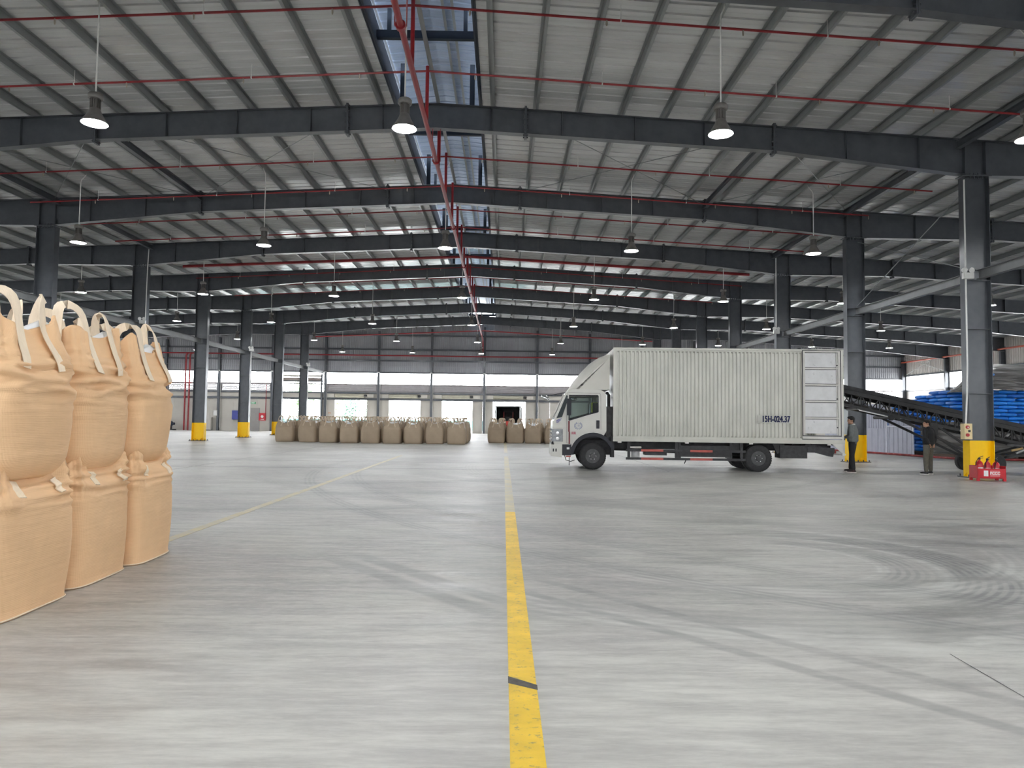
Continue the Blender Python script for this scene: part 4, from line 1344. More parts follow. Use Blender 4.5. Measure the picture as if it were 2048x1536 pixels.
# skin between the two sides: nose, windscreen frame, roof, back
def strip_(pts, y0_, y1_, name, mat, th=.03):
    b = MB()
    b.grid([[(x, y0_, z) for x, z in pts], [(x, y1_, z) for x, z in pts]])
    return T(b, name, mat, smooth=35)
strip_([(.12, .74), (.055, 1.0), (.05, 1.22), (.055, 1.44), (.10, 1.485), (.14, 1.50)], .03, TW - .03, 'nose_panel', CABW)
strip_([(.47, 2.31), (.52, 2.385), (.62, 2.42), (1.50, 2.39), (1.60, 2.33), (1.655, 2.2)], .03, TW - .03, 'cab_roof', CABW)
strip_([(1.655, 2.2), (1.665, 1.17), (1.665, .95)], .03, TW - .03, 'cab_back', CABW)
strip_([(.14, 1.50), (.47, 2.31)], .10, TW - .10, 'windscreen', CGL)
T(MB().bar((.13, .065, 1.50), (.465, .065, 2.31), .07, .06, (0, 1, 0)), 'pillar', CABW)
T(MB().bar((.13, TW - .065, 1.50), (.465, TW - .065, 2.31), .07, .06, (0, 1, 0)), 'pillar', CABW)
T(MB().bar((.12, .2, 1.47), (.12, TW - .2, 1.47), .05, .03), 'wiper_panel', NAVY)
T(MB().panel([(.165, 1.53), (.33, 1.56), (.475, 2.0), (.495, 2.21), (.455, 2.23)], [], .018, .03, 'y'), 'corner_glass', pm('dark_corner_glass', (.03, .04, .045), .08, 0, .1, 4))
# door seams, handle, marker strip, emblem, print
b = MB()
seam = [(.50, 2.31), (.47, 1.45), (.47, .80), (.62, .76)]
for p, q in zip(seam[:-1], seam[1:]):
    b.bar((p[0], .027, p[1]), (q[0], .027, q[1]), .006, .012, (0, 1, 0))
seam = [(.52, 2.30), (1.46, 2.29), (1.49, 2.2), (1.50, 1.20)]
for p, q in zip(seam[:-1], seam[1:]):
    b.bar((p[0], .027, p[1]), (q[0], .027, q[1]), .006, .012, (0, 1, 0))
T(b, 'door_seam', NAVY)
hd = T(MB().box(1.36, 1.455, .012, .032, 1.23, 1.48), 'door_handle', NAVY)
T(MB().box(1.385, 1.43, .004, .014, 1.30, 1.42), 'grip', DARKM, hd)
b = MB(); b.box(.515, .565, .0, .03, 1.13, 1.45); b.box(.535, .575, .0, .03, .76, 1.13)
T(b, 'door_marker', pm('dark_red_strip', (.17, .03, .035), .5, 0, .2, 8))
EMB = pm('grey_blue_emblem_print', (.20, .22, .32), .5, 0, .1, 12)
b = MB()
ring = [(.82 + .085 * math.cos(2 * PI * i / 24), .0265, 1.315 + .075 * math.sin(2 * PI * i / 24)) for i in range(24)]
b.tube(ring, .006, 5, closed=True)
for i in range(7):
    for sx in (-1, 1):
        a = math.radians(-75 + i * 22)
        b.ellip((.82 + sx * .112 * math.cos(a), .027, 1.31 + .10 * math.sin(a)), (.014, .003, .02), 6, 4)
for dx in (-.035, 0, .035):
    b.bar((.82 + dx, .0265, 1.28), (.82 + dx, .0265, 1.35), .012, .004, (0, 1, 0))
T(b, 'door_emblem', EMB)
b = MB()
for i in range(4):
    b.box(.625 + i * .032, .645 + i * .032, .0225, .029, 1.06, 1.13)
b.box(.615, .755, .0225, .029, 1.055, 1.066)
T(b, 'door_print', pm('red_print', (.35, .03, .07), .5, 0, .1, 8))
b = MB()
for i, (z, ln) in enumerate(((1.46, .16), (1.43, .13), (1.395, .09))):
    b.bar((.16, .024, z), (.16 + ln, .024, z + ln * .35), .02, .006, (0, 1, 0))
T(b, 'corner_decal', pm('violet_decal', (.09, .09, .28), .5, 0, .1, 8))
# grille, headlamp, bumper
b = MB()
for i in range(4):
    b.box(.02, .07, .1, TW - .1, .80 + i * .10, .855 + i * .10)
T(b, 'grille', CHROME)
T(MB().box(.03, .08, .1, TW - .1, .76, 1.2), 'grille_backing', NAVY)
for yy in (.01, TW - .25):
    b = MB(); b.box(.03, .36 if yy < 1 else .2, yy, yy + .24, .83, 1.20)
    hl = T(b, 'headlamp', pm('clear_lamp_glass', (.26, .27, .28), .2, .2, .2, 14))
    b = MB()
    for z in (.92, 1.08):
        b.lathe([(.0, -.01), (.05, -.008), (.055, .0)], 14, (.2, yy + (.0 if yy < 1 else .24), z), 'y')
    T(b, 'bulb_reflector', CHROME, hl)
b = MB()
b.panel([(.0, .40), (.34, .36), (.34, .74), (.02, .74)], [], .0, TW, 'y')
bp_ = T(b, 'bumper', CABW)
b = MB(); b.box(.06, .10, -.004, .02, .53, .62); b.box(.14, .18, -.004, .02, .53, .62)
T(b, 'bumper_slot', NAVY, bp_)
# step, arch moulding, mudguards
b = MB(); b.box(.34, .62, .02, TW - .02, .42, .75); T(b, 'step_panel', NAVY)
T(MB().box(.48, .56, .012, .03, .60, .66), 'side_repeater', WHITE)
b = MB(); b.box(.46, .60, .012, .05, .37, .41); T(b, 'step_reflector', REDW)
for yy in (.0, TW - .34):
    rows = []
    for (x, z), (x2, z2) in zip(arcpts(FWX, .42, .69, 20, 178, 16), arcpts(FWX, .42, .58, 20, 178, 16)):
        rows.append([(x, yy, z), (x, yy + .34, z), (x2, yy + .34, z2), (x2, yy, z2)])
    T(MB().grid(rows, True), 'wheel_arch', NAVY, smooth=40)
    T(MB().box(1.80, 1.90, yy + .04, yy + .32, .38, 1.0), 'mud_flap', BLACK)
T(MB().box(1.66, 1.86, .2, TW - .2, .9, 1.9), 'cab_gap_unit', DARKM)
T(MB().tube([(1.76, .35, 1.0), (1.76, .35, 2.25), (1.72, .45, 2.32)], .05, 8), 'air_intake', DARKM, smooth=True)
# interior
b = MB(); b.box(.12, .42, .1, TW - .1, 1.30, 1.55); T(b, 'dashboard', NAVY)
T(MB().box(.1, 1.6, .1, TW - .1, .95, 1.05), 'cab_floor', NAVY)
for yy in (.18, 1.25):
    st = T(MB().box(.85, 1.35, yy, yy + .55, 1.05, 1.42), 'seat', NAVY)
    T(MB().box(1.28, 1.46, yy + .02, yy + .53, 1.42, 2.0), 'seat_back', NAVY, st)
T(MB().box(1.25, 1.5, .35, .62, 1.72, 2.02), 'hanging_vest', HIVIS)
ring = [(.56 + .06 * math.sin(2 * PI * i / 20), .45 + .2 * math.cos(2 * PI * i / 20), 1.66 + .17 * math.sin(2 * PI * i / 20)) for i in range(20)]
T(MB().tube(ring, .016, 6, closed=True), 'steering_wheel', NAVY, smooth=True)
# mirrors
b = MB(); b.tube([(.42, .05, 2.30), (.20, -.10, 2.26), (-.02, -.16, 2.20)], .012, 6); T(b, 'mirror_arm', NAVY)
b = MB(); b.tube([(.45, TW - .05, 2.30), (.10, TW + .12, 2.30), (-.15, TW + .15, 2.26)], .014, 6); T(b, 'mirror_arm', NAVY)
b = MB(); b.ellip((-.13, TW + .14, 2.20), (.17, .07, .09), 14, 8, Matrix.Rotation(.5, 3, 'Y')); T(b, 'mirror', CHROME, smooth=True)
b = MB(); b.ellip((.62, .20, 2.12), (.16, .04, .06), 14, 8); T(b, 'cabin_mirror', CHROME, smooth=True)
b = MB(); b.box(.47, .60, -.10, -.02, 1.62, 2.12); T(b, 'side_mirror', NAVY)

# ---- wheels
def wheel(x, yc, wdt, out, name='wheel'):
    r = WR
    w2 = wdt / 2
    b = MB().lathe([(.20, -w2 * .9), (.23, -w2), (r - .06, -w2), (r - .015, -w2 * .82), (r, -w2 * .6), (r, w2 * .6), (r - .015, w2 * .82), (r - .06, w2), (.23, w2), (.20, w2 * .9)], 40, (x, yc, WR), 'y')
    for k in range(36):
        a = 2 * PI * k / 36
        d = Vector((math.cos(a), 0, math.sin(a)))
        b.bar(Vector((x, yc - w2 * .85, WR)) + d * (r - .004), Vector((x, yc - w2 * .2, WR)) + d * (r - .004), .03, .012, d)
        b.bar(Vector((x, yc + w2 * .2, WR)) + d * (r - .004), Vector((x, yc + w2 * .85, WR)) + d * (r - .004), .03, .012, d)
    tire = T(b, name, BLACK, smooth=35)
    s = -1 if out < 0 else 1
    yo = yc + s * w2
    T(MB().lathe([(.215, yo - yc), (.205, yo - yc - s * .02), (.185, yo - yc - s * .06), (.13, yo - yc - s * .07), (.115, yo - yc - s * .02), (.075, yo - yc + s * .01), (.07, yo - yc + s * .045), (.0, yo - yc + s * .05)], 32, (x, yc, WR), 'y'), 'rim', RIM, tire, smooth=30)
    b = MB()
    for k in range(6):
        a = 2 * PI * k / 6
        b.lathe([(.014, yo - yc - s * .03), (.014, yo - yc + s * .02)], 6, (x + .10 * math.cos(a), yc, WR + .10 * math.sin(a)), 'y')
    nt_ = T(b, 'wheel_nuts', CHROME, tire)
    nt_['kind'] = 'stuff'
    b = MB()
    for k in range(5):
        a = 2 * PI * k / 5 + .3
        b.lathe([(.024, yo - yc - s * .064), (.024, yo - yc - s * .066)], 8, (x + .157 * math.cos(a), yc, WR + .157 * math.sin(a)), 'y')
    hh_ = T(b, 'hand_holes', BLACK, tire)
    hh_['kind'] = 'stuff'
wheel(FWX, .24, .23, -1); wheel(FWX, TW - .24, .23, 1)
for yy, s_ in ((.17, -1), (.43, -1), (TW - .17, 1), (TW - .43, 1)):
    wheel(RWX, yy, .22, s_)
# ---- chassis
for yy in (.66, TW - .66):
    T(MB().box(.6, 8.55, yy - .04, yy + .04, .62, .86), 'chassis_rail', DARKM)
for x in (2.3, 3.4, 4.6, 5.5, 7.0, 7.9, 8.5):
    T(MB().box(x - .05, x + .05, .62, TW - .62, .64, .82), 'cross_member', DARKM)
for x in [2.0 + i * .58 for i in range(12)]:
    T(MB().box(x - .03, x + .03, .06, TW - .06, .82, .92), 'bearer', DARKM)
for x in (FWX, RWX):
    T(MB().tube([(x, .3, WR), (x, TW - .3, WR)], .07, 10), 'axle', DARKM, smooth=True)
    for yy in (.72, TW - .72):
        T(MB().bar((x - .6, yy, .66), (x, yy, .52), .07, .05), 'leaf_spring', DARKM)
        T(MB().bar((x, yy, .52), (x + .6, yy, .66), .07, .05), 'leaf_spring', DARKM)
T(MB().ellip((RWX, TW / 2, WR), (.2, .2, .2)), 'differential', DARKM, smooth=True)
T(MB().box(.7, 1.9, .75, 1.4, .42, 1.0), 'engine', DARKM)
T(MB().tube([(1.9, 1.07, .6), (RWX, 1.07, .45)], .05, 10), 'prop_shaft', DARKM, smooth=True)
# near-side equipment between the axles
cn = T(MB().lathe([(.10, .38), (.125, .40), (.125, .60), (.10, .63), (.0, .64)], 18, (2.56, .22, 0)), 'white_canister', pm('grey_white_tank', (.45, .45, .45), .5, 0, .1, 8), smooth=40)
T(MB().box(2.36, 2.72, .10, .34, .66, .71), 'canister_bracket', FRM)
T(MB().box(2.85, 3.5, .2, .6, .45, .55), 'air_tank', DARKM)
T(MB().box(3.9, 5.35, .12, .6, .42, .76), 'fuel_tank', DARKM)
T(MB().box(3.82, 3.90, .10, .62, .38, .86), 'tank_strap', DARKM)
T(MB().box(5.35, 5.42, .10, .62, .38, .86), 'tank_strap', DARKM)
T(MB().box(6.85, 7.65, .12, .6, .42, .80), 'tool_box', DARKM)
T(MB().bar((7.6, .3, .80), (8.45, .3, .58), .3, .22), 'rear_underframe', DARKM)
T(MB().box(7.65, 8.45, .1, .2, .60, .74), 'rear_side_rail', DARKM)
for z in (.60, .355):
    gr = T(MB().box(2.25, 5.80, .02, .06, z - .035, z + .035), 'side_guard_rail', DARKM)
    for x in (2.70, 4.16):
        T(MB().box(x, x + .66, .012, .03, z - .033, z + .033), 'red_reflector', REDW, gr)
for x in (2.3, 3.72, 5.65):
    T(MB().box(x, x + .08, .06, .1, .32, .86), 'guard_post', DARKM)
T(MB().bar((4.05, .10, .33), (4.0, .10, .22), .05, .02), 'drain_hose', DARKM)
for x in (5.62, 6.80):
    T(MB().bar((x if x < 6 else x + .0, .2, .88), (x + (-.12 if x < 6 else .12), .2, .60), .05, .3, (1, 0, 0)), 'mudguard_stay', DARKM)
for x in (2.0, 4.0, 5.9, 8.2):
    T(MB().box(x, x + .11, -.004, .02, .82, .88), 'marker_plate', FRM)
T(MB().tube([(.42, .06, .42), (.46, .06, .28), (.6, .08, .24), (.72, .1, .28)], .012, 6), 'cable', BLACK, smooth=True)
T(MB().bar((.56, .1, .4), (.56, .1, .12), .02, .02), 'ground_strap', BLACK)
for yy in (.25, TW - .45):
    T(MB().box(8.5, 8.56, yy, yy + .2, .58, .70), 'tail_lamp', REDW)

# ================================================================== PEOPLE
def lofted(b, pts, radii, n=14):
    """tapered limb: ellipse rings (rx along world x, ry along world y) through points"""
    pts = [Vector(p) for p in pts]
    rows = []
    for i, p in enumerate(pts):
        a = pts[max(0, i - 1)]; c_ = pts[min(len(pts) - 1, i + 1)]
        d = (c_ - a).normalized()
        ux = Vector((1, 0, 0)); ux = (ux - d * ux.dot(d))
        if ux.length < .2:
            ux = Vector((0, 0, 1)); ux = ux - d * ux.dot(d)
        ux.normalize(); uy = d.cross(ux)
        r = radii[i]; rx, ry = (r if isinstance(r, tuple) else (r, r))
        rows.append([p + ux * (rx * math.cos(2 * PI * k / n)) + uy * (ry * math.sin(2 * PI * k / n)) for k in range(n)])
    b.grid(rows, True)
    b._add(rows[0], [tuple(range(n))]); b._add(rows[-1], [tuple(range(n))])
    b.ellip(pts[0], (min([(q - pts[0]).length for q in rows[0]]) * .92,) * 3, 12, 8)
    b.ellip(pts[-1], (min([(q - pts[-1]).length for q in rows[-1]]) * .92,) * 3, 12, 8)
def fused(b, name, mat, parent, vox=.011, smooth_it=6, mats=None):
    """fuse overlapping volumes into one continuous skin"""
    me = b.mesh(name + '_raw', mat)
    ob = bpy.data.objects.new(name, me)
    COL.objects.link(ob)
    md = ob.modifiers.new('r', 'REMESH'); md.mode = 'VOXEL'; md.voxel_size = vox
    ms = ob.modifiers.new('s', 'SMOOTH'); ms.factor = .5; ms.iterations = smooth_it
    dg = bpy.context.evaluated_depsgraph_get()
    m2 = bpy.data.meshes.new_from_object(ob.evaluated_get(dg))
    bpy.data.objects.remove(ob)
    bpy.data.meshes.remove(me)
    m2.name = name
    m2.materials.clear(); m2.materials.append(mat)
    m2.polygons.foreach_set('use_smooth', [True] * len(m2.polygons))
    o = bpy.data.objects.new(name, m2)
    COL.objects.link(o)
    o.parent = parent
    return o
SKIN = pm('skin', (0.42, 0.235, 0.155), .5, 0, .06, 20)
HAIR = pm('black_hair', (0.008, 0.007, 0.007), .85, 0, .3, 30, bump=.3, bscale=60)
# figures face local -x; the camera sees their left flank or back
def person(label, loc, rz, H, sweater, trousers, shoe, sole, pose, collar=None):
    t_ = thing('person', label, 'person', loc, rz)
    k = H / 1.70
    def V(x, y, z): return (x * k, y * k, z * k)
    hip, kn, an = .90, .48, .085
    sx, sy = pose.get('stance', (.09, .10))
    legs = []
    for s in (-1, 1):
        fx = pose.get('foot', {-1: .0, 1: .0})[s]
        legs.append([V(.0, s * .085, hip), V(-.015 + fx * .45, s * (.085 + (sy - .085) * .55), kn), V(fx, s * sy, an)])
    sh = [(.0, s * .175, 1.395) for s in (-1, 1)]
    arms = []
    for s in (-1, 1):
        e, w_ = pose['arm'][s]
        arms.append([V(*sh[0 if s < 0 else 1]), V(*e), V(*w_)])
    head = Vector(V(-.02, 0, 1.585)) + Matrix.Rotation(pose.get('head', 0), 3, 'Z') @ Vector((-.025 * k, 0, 0))
    HR = Matrix.Rotation(pose.get('head', 0), 3, 'Z')
    # ---- body: one continuous skin from feet to head, five-fingered hands
    b = MB()
    for L_ in legs:
        lofted(b, [L_[0], L_[1], L_[2]], [.078 * k, .052 * k, .036 * k])
        b.ellip(Vector(L_[2]) + Vector((-.055 * k, 0, -.045 * k)), (.115 * k, .042 * k, .038 * k), 14, 8)
    lofted(b, [V(.0, 0, .92), V(.005, 0, 1.08), V(.0, 0, 1.28), V(.005, 0, 1.41)], [(.10 * k, .145 * k), (.088 * k, .13 * k), (.095 * k, .15 * k), (.055 * k, .09 * k)])
    lofted(b, [V(.005, 0, 1.40), V(-.02, 0, 1.50)], [.056 * k, .05 * k])
    for s, A in zip((-1, 1), arms):
        lofted(b, A, [.048 * k, .037 * k, .026 * k])
        e, w_ = Vector(A[1]), Vector(A[2])
        d = (w_ - e).normalized()
        sd = d.cross(Vector((0, 0, 1)))
        sd = sd.normalized() if sd.length > .1 else Vector((0, 1, 0))
        pc = w_ + d * .045 * k
        up = sd.cross(d)
        rot = Matrix((d, sd, up)).transposed()
        b.ellip(pc, (.052 * k, .04 * k, .018 * k), 12, 8, rot)
        for j, (o_, ln) in enumerate(((-.030, .062), (-.010, .072), (.011, .068), (.030, .052))):
            p0 = pc + d * .035 * k + sd * o_ * k
            p1 = p0 + d * ln * .55 * k - up * .008 * k
            p2 = p1 + d * ln * .42 * k - up * .026 * k
            b.tube([p0, p1, p2], [.0095 * k, .009 * k, .0075 * k], 8)
        p0 = pc - d * .02 * k + sd * s * .034 * k
        b.tube([p0, p0 + sd * s * .024 * k + d * .022 * k, p0 + sd * s * .026 * k + d * .055 * k - up * .012 * k], [.011 * k, .0105 * k, .008 * k], 8)
    # head: skull, jaw, brow, nose, lips, ears
    b.ellip(head + HR @ Vector((.012, 0, .02)) * k, (.095 * k, .074 * k, .098 * k), 18, 12, HR)
    b.ellip(head + HR @ Vector((-.03, 0, -.055)) * k, (.062 * k, .055 * k, .062 * k), 14, 10, HR)
    b.ellip(head + HR @ Vector((-.055, 0, .012)) * k, (.038 * k, .058 * k, .03 * k), 12, 8, HR)
    b.ellip(head + HR @ Vector((-.092, 0, -.018)) * k, (.022 * k, .014 * k, .026 * k), 10, 8, HR)
    b.ellip(head + HR @ Vector((-.080, 0, -.058)) * k, (.016 * k, .026 * k, .010 * k), 10, 6, HR)
    b.ellip(head + HR @ Vector((-.068, 0, -.095)) * k, (.022 * k, .024 * k, .018 * k), 10, 6, HR)
    for s in (-1, 1):
        b.ellip(head + HR @ Vector((.012, s * .076, -.012)) * k, (.024 * k, .011 * k, .032 * k), 10, 8, HR)
    body = fused(b, 'body', SKIN, t_, .0085, 5)
    # eyes, brows
    b = MB()
    for s in (-1, 1):
        b.ellip(head + HR @ Vector((-.083, s * .031, .008)) * k, (.008 * k, .013 * k, .007 * k), 8, 6, HR)
        b.bar(head + HR @ Vector((-.087, s * .014, .027)) * k, head + HR @ Vector((-.080, s * .047, .028)) * k, .012 * k, .006 * k)
    b.build('eyes', HAIR, t_, local=True)
    # hair cap with fringe
    b = MB()
    b.ellip(head + HR @ Vector((.022, 0, .038)) * k, (.100 * k, .084 * k, .094 * k), 20, 12, HR)
    b.ellip(head + HR @ Vector((-.05, 0, .083)) * k, (.055 * k, .068 * k, .036 * k), 14, 8, HR)
    b.ellip(head + HR @ Vector((.065, 0, -.015)) * k, (.045 * k, .066 * k, .06 * k), 14, 8, HR)
    for s in (-1, 1):
        b.ellip(head + HR @ Vector((.012, s * .066, .035)) * k, (.05 * k, .016 * k, .04 * k), 10, 8, HR)
    fused(b, 'hair', HAIR, t_, .009, 4)
    # trousers
    b = MB()
    lofted(b, [V(.002, 0, .84), V(.0, 0, .93), V(.0, 0, 1.0)], [(.105 * k, .15 * k), (.118 * k, .165 * k), (.11 * k, .15 * k)])
    for L_ in legs:
        a0, a1, a2 = [Vector(p) for p in L_]
        m1 = a0.lerp(a1, .5); m2 = a1.lerp(a2, .5)
        tw = pose.get('leg_w', 1.0) * k
        lofted(b, [a0, m1, a1, m2, a2 + Vector((0, 0, .035 * k))], [.100 * tw, .090 * tw, .074 * tw, .066 * tw, .056 * tw])
    fused(b, 'trousers', trousers, t_, .0105, 5)
    # sweater with hem, sleeves and collar
    b = MB()
    lofted(b, [V(.005, 0, .93), V(.005, 0, .97), V(.008, 0, 1.10), V(.005, 0, 1.28), V(.008, 0, 1.38), V(.004, 0, 1.44)],
           [(.140 * k, .178 * k), (.158 * k, .198 * k), (.155 * k, .196 * k), (.148 * k, .212 * k), (.112 * k, .178 * k), (.07 * k, .085 * k)])
    for A in arms:
        p0, p1, p2 = [Vector(p) for p in A]
        lofted(b, [p0 + Vector((0, 0, -.01)), p0.lerp(p1, .5), p1, p1.lerp(p2, .6), p1.lerp(p2, .93)], [.080 * k, .072 * k, .066 * k, .058 * k, .044 * k])
    fused(b, 'sweater', sweater, t_, .0105, 4)
    if collar:
        b = MB()
        ring = [Vector(V(.0 + .066 * math.cos(2 * PI * i / 24), .070 * math.sin(2 * PI * i / 24), 1.445 - .02 * math.cos(2 * PI * i / 24) * -1)) for i in range(24)]
        b.tube(ring, .018 * k, 8, closed=True)
        b.build('collar', collar, t_, smooth=True, local=True)
    # shoes with soles
    for L_ in legs:
        a2 = Vector(L_[2])
        b = MB()
        b.ellip(a2 + Vector((-.062 * k, 0, -.038 * k)), (.138 * k, .050 * k, .042 * k), 16, 10)
        b.ellip(a2 + Vector((.0, 0, -.015 * k)), (.055 * k, .046 * k, .055 * k), 12, 8)
        o = fused(b, 'shoe', shoe, t_, .01, 3)
        b = MB()
        pl = []
        for i in range(20):
            a = 2 * PI * i / 20
            pl.append((a2.x - .062 * k + .142 * k * math.cos(a), a2.y + .052 * k * math.sin(a)))
        b.panel(pl, [], .0, .028 * k, 'z')
        b.build('sole', sole, o, local=True)
    return t_
p1_ = person('person in grey sweater and black trousers standing behind the truck tail', (10.60, 21.47, 0), math.radians(-42), 1.69,
       pm('grey_knit', (.135, .145, .14), .85, 0, .1, 30, bump=.2, bscale=80), pm('black_trousers', (.009, .009, .011), .8, 0, .2, 10),
       pm('dark_trainers', (.02, .012, .012), .6, 0, .3, 20, spots=((.25, .03, .03), 9, .58, .8)), pm('pale_sole', (.55, .50, .47), .6, 0, .1, 8),
       {'arm': {-1: ((.03, -.25, 1.12), (-.20, -.15, 1.06)), 1: ((.03, .25, 1.12), (-.20, .13, 1.06))}, 'foot': {-1: .07, 1: -.12}, 'stance': (.1, .17), 'head': .65}, WHITE)
MB().box(-.30, -.22, -.07, .07, 1.03, 1.065).build('held_glove', BLACK, p1_, local=True) if False else None
gl = thing('work_gloves', 'dark work gloves held by the person in grey', 'gloves', (10.36, 21.62, 1.03))
b = MB(); b.ellip((0, 0, 0.02), (.09, .06, .035)); b.ellip((.05, .02, -.04), (.05, .04, .06))
o = fused(b, 'gloves', pm('dark_glove_fabric', (.02, .02, .028), .8, 0, .2, 12), gl, .01, 4)
person('person in black sweatshirt and olive trousers standing beside the conveyor', (12.62, 20.98, 0), math.radians(-62), 1.62,
       pm('black_sweatshirt', (.008, .009, .011), .85, 0, .2, 20), pm('olive_cargo_cotton', (.095, .088, .07), .85, 0, .15, 14),
       pm('black_shoe', (.012, .012, .014), .6, 0, .2, 20), pm('white_sole', (.68, .68, .64), .6, 0, .05, 8),
       {'arm': {-1: ((.055, -.255, 1.13), (.10, -.14, .96)), 1: ((.055, .255, 1.13), (.10, .12, .96))}, 'foot': {-1: .03, 1: -.05}, 'stance': (.1, .185), 'leg_w': 1.04, 'head': .85})

# ================================================================== CONVEYOR
CV = pm('dark_conveyor_steel', (0.025, 0.025, 0.026), .55, .3, .3, 7)
CVB = pm('black_conveyor_belt', (0.018, 0.018, 0.02), .7, 0, .3, 5)
CVG = pm('grey_worn_steel', (0.30, 0.30, 0.30), .5, .4, .2, 6)
cv = thing('belt_conveyor', 'dark portable belt conveyor sloping up into the truck tail', 'conveyor', (15, 22.3, 0))
XA, ZA, SLP = 10.45, 2.52, -.208
YN, YF = 22.0, 22.75
def cz(x): return ZA + SLP * (x - XA)
XE = 18.6
for y in (YN, YF):
    MB().bar((XA, y, cz(XA)), (XE, y, cz(XE)), .06, .12).build('top_chord', CV, cv)
    MB().bar((XA, y, cz(XA) - .42), (XE - .3, y, cz(XE) - .36), .05, .08).build('bottom_chord', CV, cv)
    n = 26
    for i in range(n):
        x0_ = XA + .1 + i * (XE - XA - .5) / n
        x1_ = XA + .1 + (i + 1) * (XE - XA - .5) / n
        MB().bar((x0_, y, cz(x0_)), (x0_, y, cz(x0_) - .42), .03, .03).build('upright', CV, cv)
        if i % 2:
            MB().bar((x0_, y, cz(x0_) - .42), (x1_, y, cz(x1_)), .025, .025).build('diagonal', CV, cv)
        else:
            MB().bar((x0_, y, cz(x0_)), (x1_, y, cz(x1_) - .42), .025, .025).build('diagonal', CV, cv)
MB().bar((XA - .05, (YN + YF) / 2, cz(XA - .05) + .10), (XE, (YN + YF) / 2, cz(XE) + .10), .62, .03).build('belt', CVB, cv)
MB().bar((XA, (YN + YF) / 2, cz(XA) - .30), (XE, (YN + YF) / 2, cz(XE) - .30), .60, .02).build('return_belt', CVB, cv)
for y in (YN - .02, YF + .02):
    MB().bar((XA + .0, y, cz(XA) + .13), (XE, y, cz(XE) + .13), .02, .12).build('side_skirt', CVB, cv)
for i in range(24):
    x = XA + .2 + i * .34
    MB().tube([(x, YN, cz(x) + .03), (x, YF, cz(x) + .03)], .04, 8).build('roller', CV, cv, smooth=True)
for i in range(6):
    x = XA + .6 + i * 1.3
    MB().tube([(x, YN - .02, cz(x) - .46), (x, YF, cz(x) - .46)], .035, 8).build('return_roller', CVG, cv, smooth=True)
for x in (XA - .02, XE):
    MB().tube([(x, YN + .04, cz(x) - .10), (x, YF - .04, cz(x) - .10)], .17, 16).build('drum', CVB, cv, smooth=40)
b = MB(); b.bar((XA + .6, YN - .05, cz(XA + .6) - .50), (XA + 1.9, YN - .05, cz(XA + 1.9) - .50), .015, .03); b.build('wear_strip', WHITE, cv)
b = MB(); b.bar((14.2, YN - .05, cz(14.2) - .44), (15.0, YN - .05, cz(15) - .44), .015, .03); b.build('wear_strip', WHITE, cv)
# carriage: legs, axles, wheels, drawbar
for y in (YN - .06, YF + .06):
    MB().bar((15.02, y, .36), (12.1, y, cz(12.1) - .46), .05, .07).build('support_leg', CV, cv)
    MB().bar((15.05, y, .38), (13.5, y, cz(13.5) - .46), .05, .06).build('support_leg', CV, cv)
    MB().bar((15.10, y, .36), (16.6, y, cz(16.6) - .44), .05, .06).build('support_leg', CV, cv)
    MB().bar((15.1, y, .40), (17.6, y, .78), .05, .07).build('drawbar', CV, cv)
MB().tube([(12.0, YN - .1, cz(12.0) - .52), (12.0, YF + .1, cz(12.0) - .52)], .05, 10).build('pivot_tube', CV, cv, smooth=True)
MB().lathe([(.0, -.03), (.09, -.03), (.09, .03), (.0, .03)], 14, (12.0, YN - .14, cz(12) - .52), 'y').build('pivot_wheel', BLACK, cv, smooth=40)
for x in (15.08,):
    MB().tube([(x, YN - .35, .3), (x, YF + .35, .3)], .035, 10).build('axle', CV, cv, smooth=True)
    for y in (YN - .35, YF + .35):
        wl_ = MB().lathe([(.10, -.10), (.17, -.11), (.27, -.10), (.30, -.06), (.30, .06), (.27, .10), (.17, .11), (.10, .10)], 28, (x, y, .30), 'y').build('wheel', BLACK, cv, smooth=35)
        MB().lathe([(.15, -.105), (.12, -.085), (.05, -.09), (.045, -.12), (.0, -.12)], 18, (x, y, .30), 'y').build('hub', CVG, wl_, smooth=35)
MB().box(13.0, 13.5, YN - .08, YN + .02, cz(13.2) - .80, cz(13.2) - .5).build('gearbox', CV, cv)
MB().bar((15.9, YN - .1, .62), (17.2, YN - .1, 1.15), .05, .05).build('tow_handle', CVG, cv)
MB().bar((15.75, YN - .12, .70), (16.1, YN - .12, .78), .05, .06).build('jack_handle', pm('tan_grip', (.4, .28, .12), .6, 0, .1, 8), cv)

# ================================================================== BLUE SACK HEAP, TARPAULINS, FENCE
BLUES = [pm('blue_woven_sack_%d' % i, c_, .38, 0, .12, 6, bump=.25, bscale=12) for i, c_ in enumerate(((.016, .19, .66), (.02, .23, .74), (.014, .15, .56)))]
def sack_mesh(seed, mat):
    off = Vector((seed * 3.1, seed * 1.7, 0))
    nu, nv = 20, 12
    b = MB(); rows = []
    for j in range(nv + 1):
        ph = -PI / 2 + PI * j / nv
        r = []
        for i in range(nu):
            th = 2 * PI * i / nu
            x = .40 * sgnpow(math.cos(th), .55) * math.cos(ph) ** .55
            y = .26 * sgnpow(math.sin(th), .55) * math.cos(ph) ** .55
            z = .088 * sgnpow(math.sin(ph), .8)
            p = Vector((x, y, z))
            p += p.normalized() * (.018 * noise.noise(p * 6 + off) + .008 * noise.noise(p * 16 + off))
            r.append(p)
        rows.append(r)
    b.grid(rows, True)
    return b.mesh('sack', mat, 'all', clean=True)
SK = [sack_mesh(i, BLUES[i % 3]) for i in range(6)]
rg = random.Random(11)
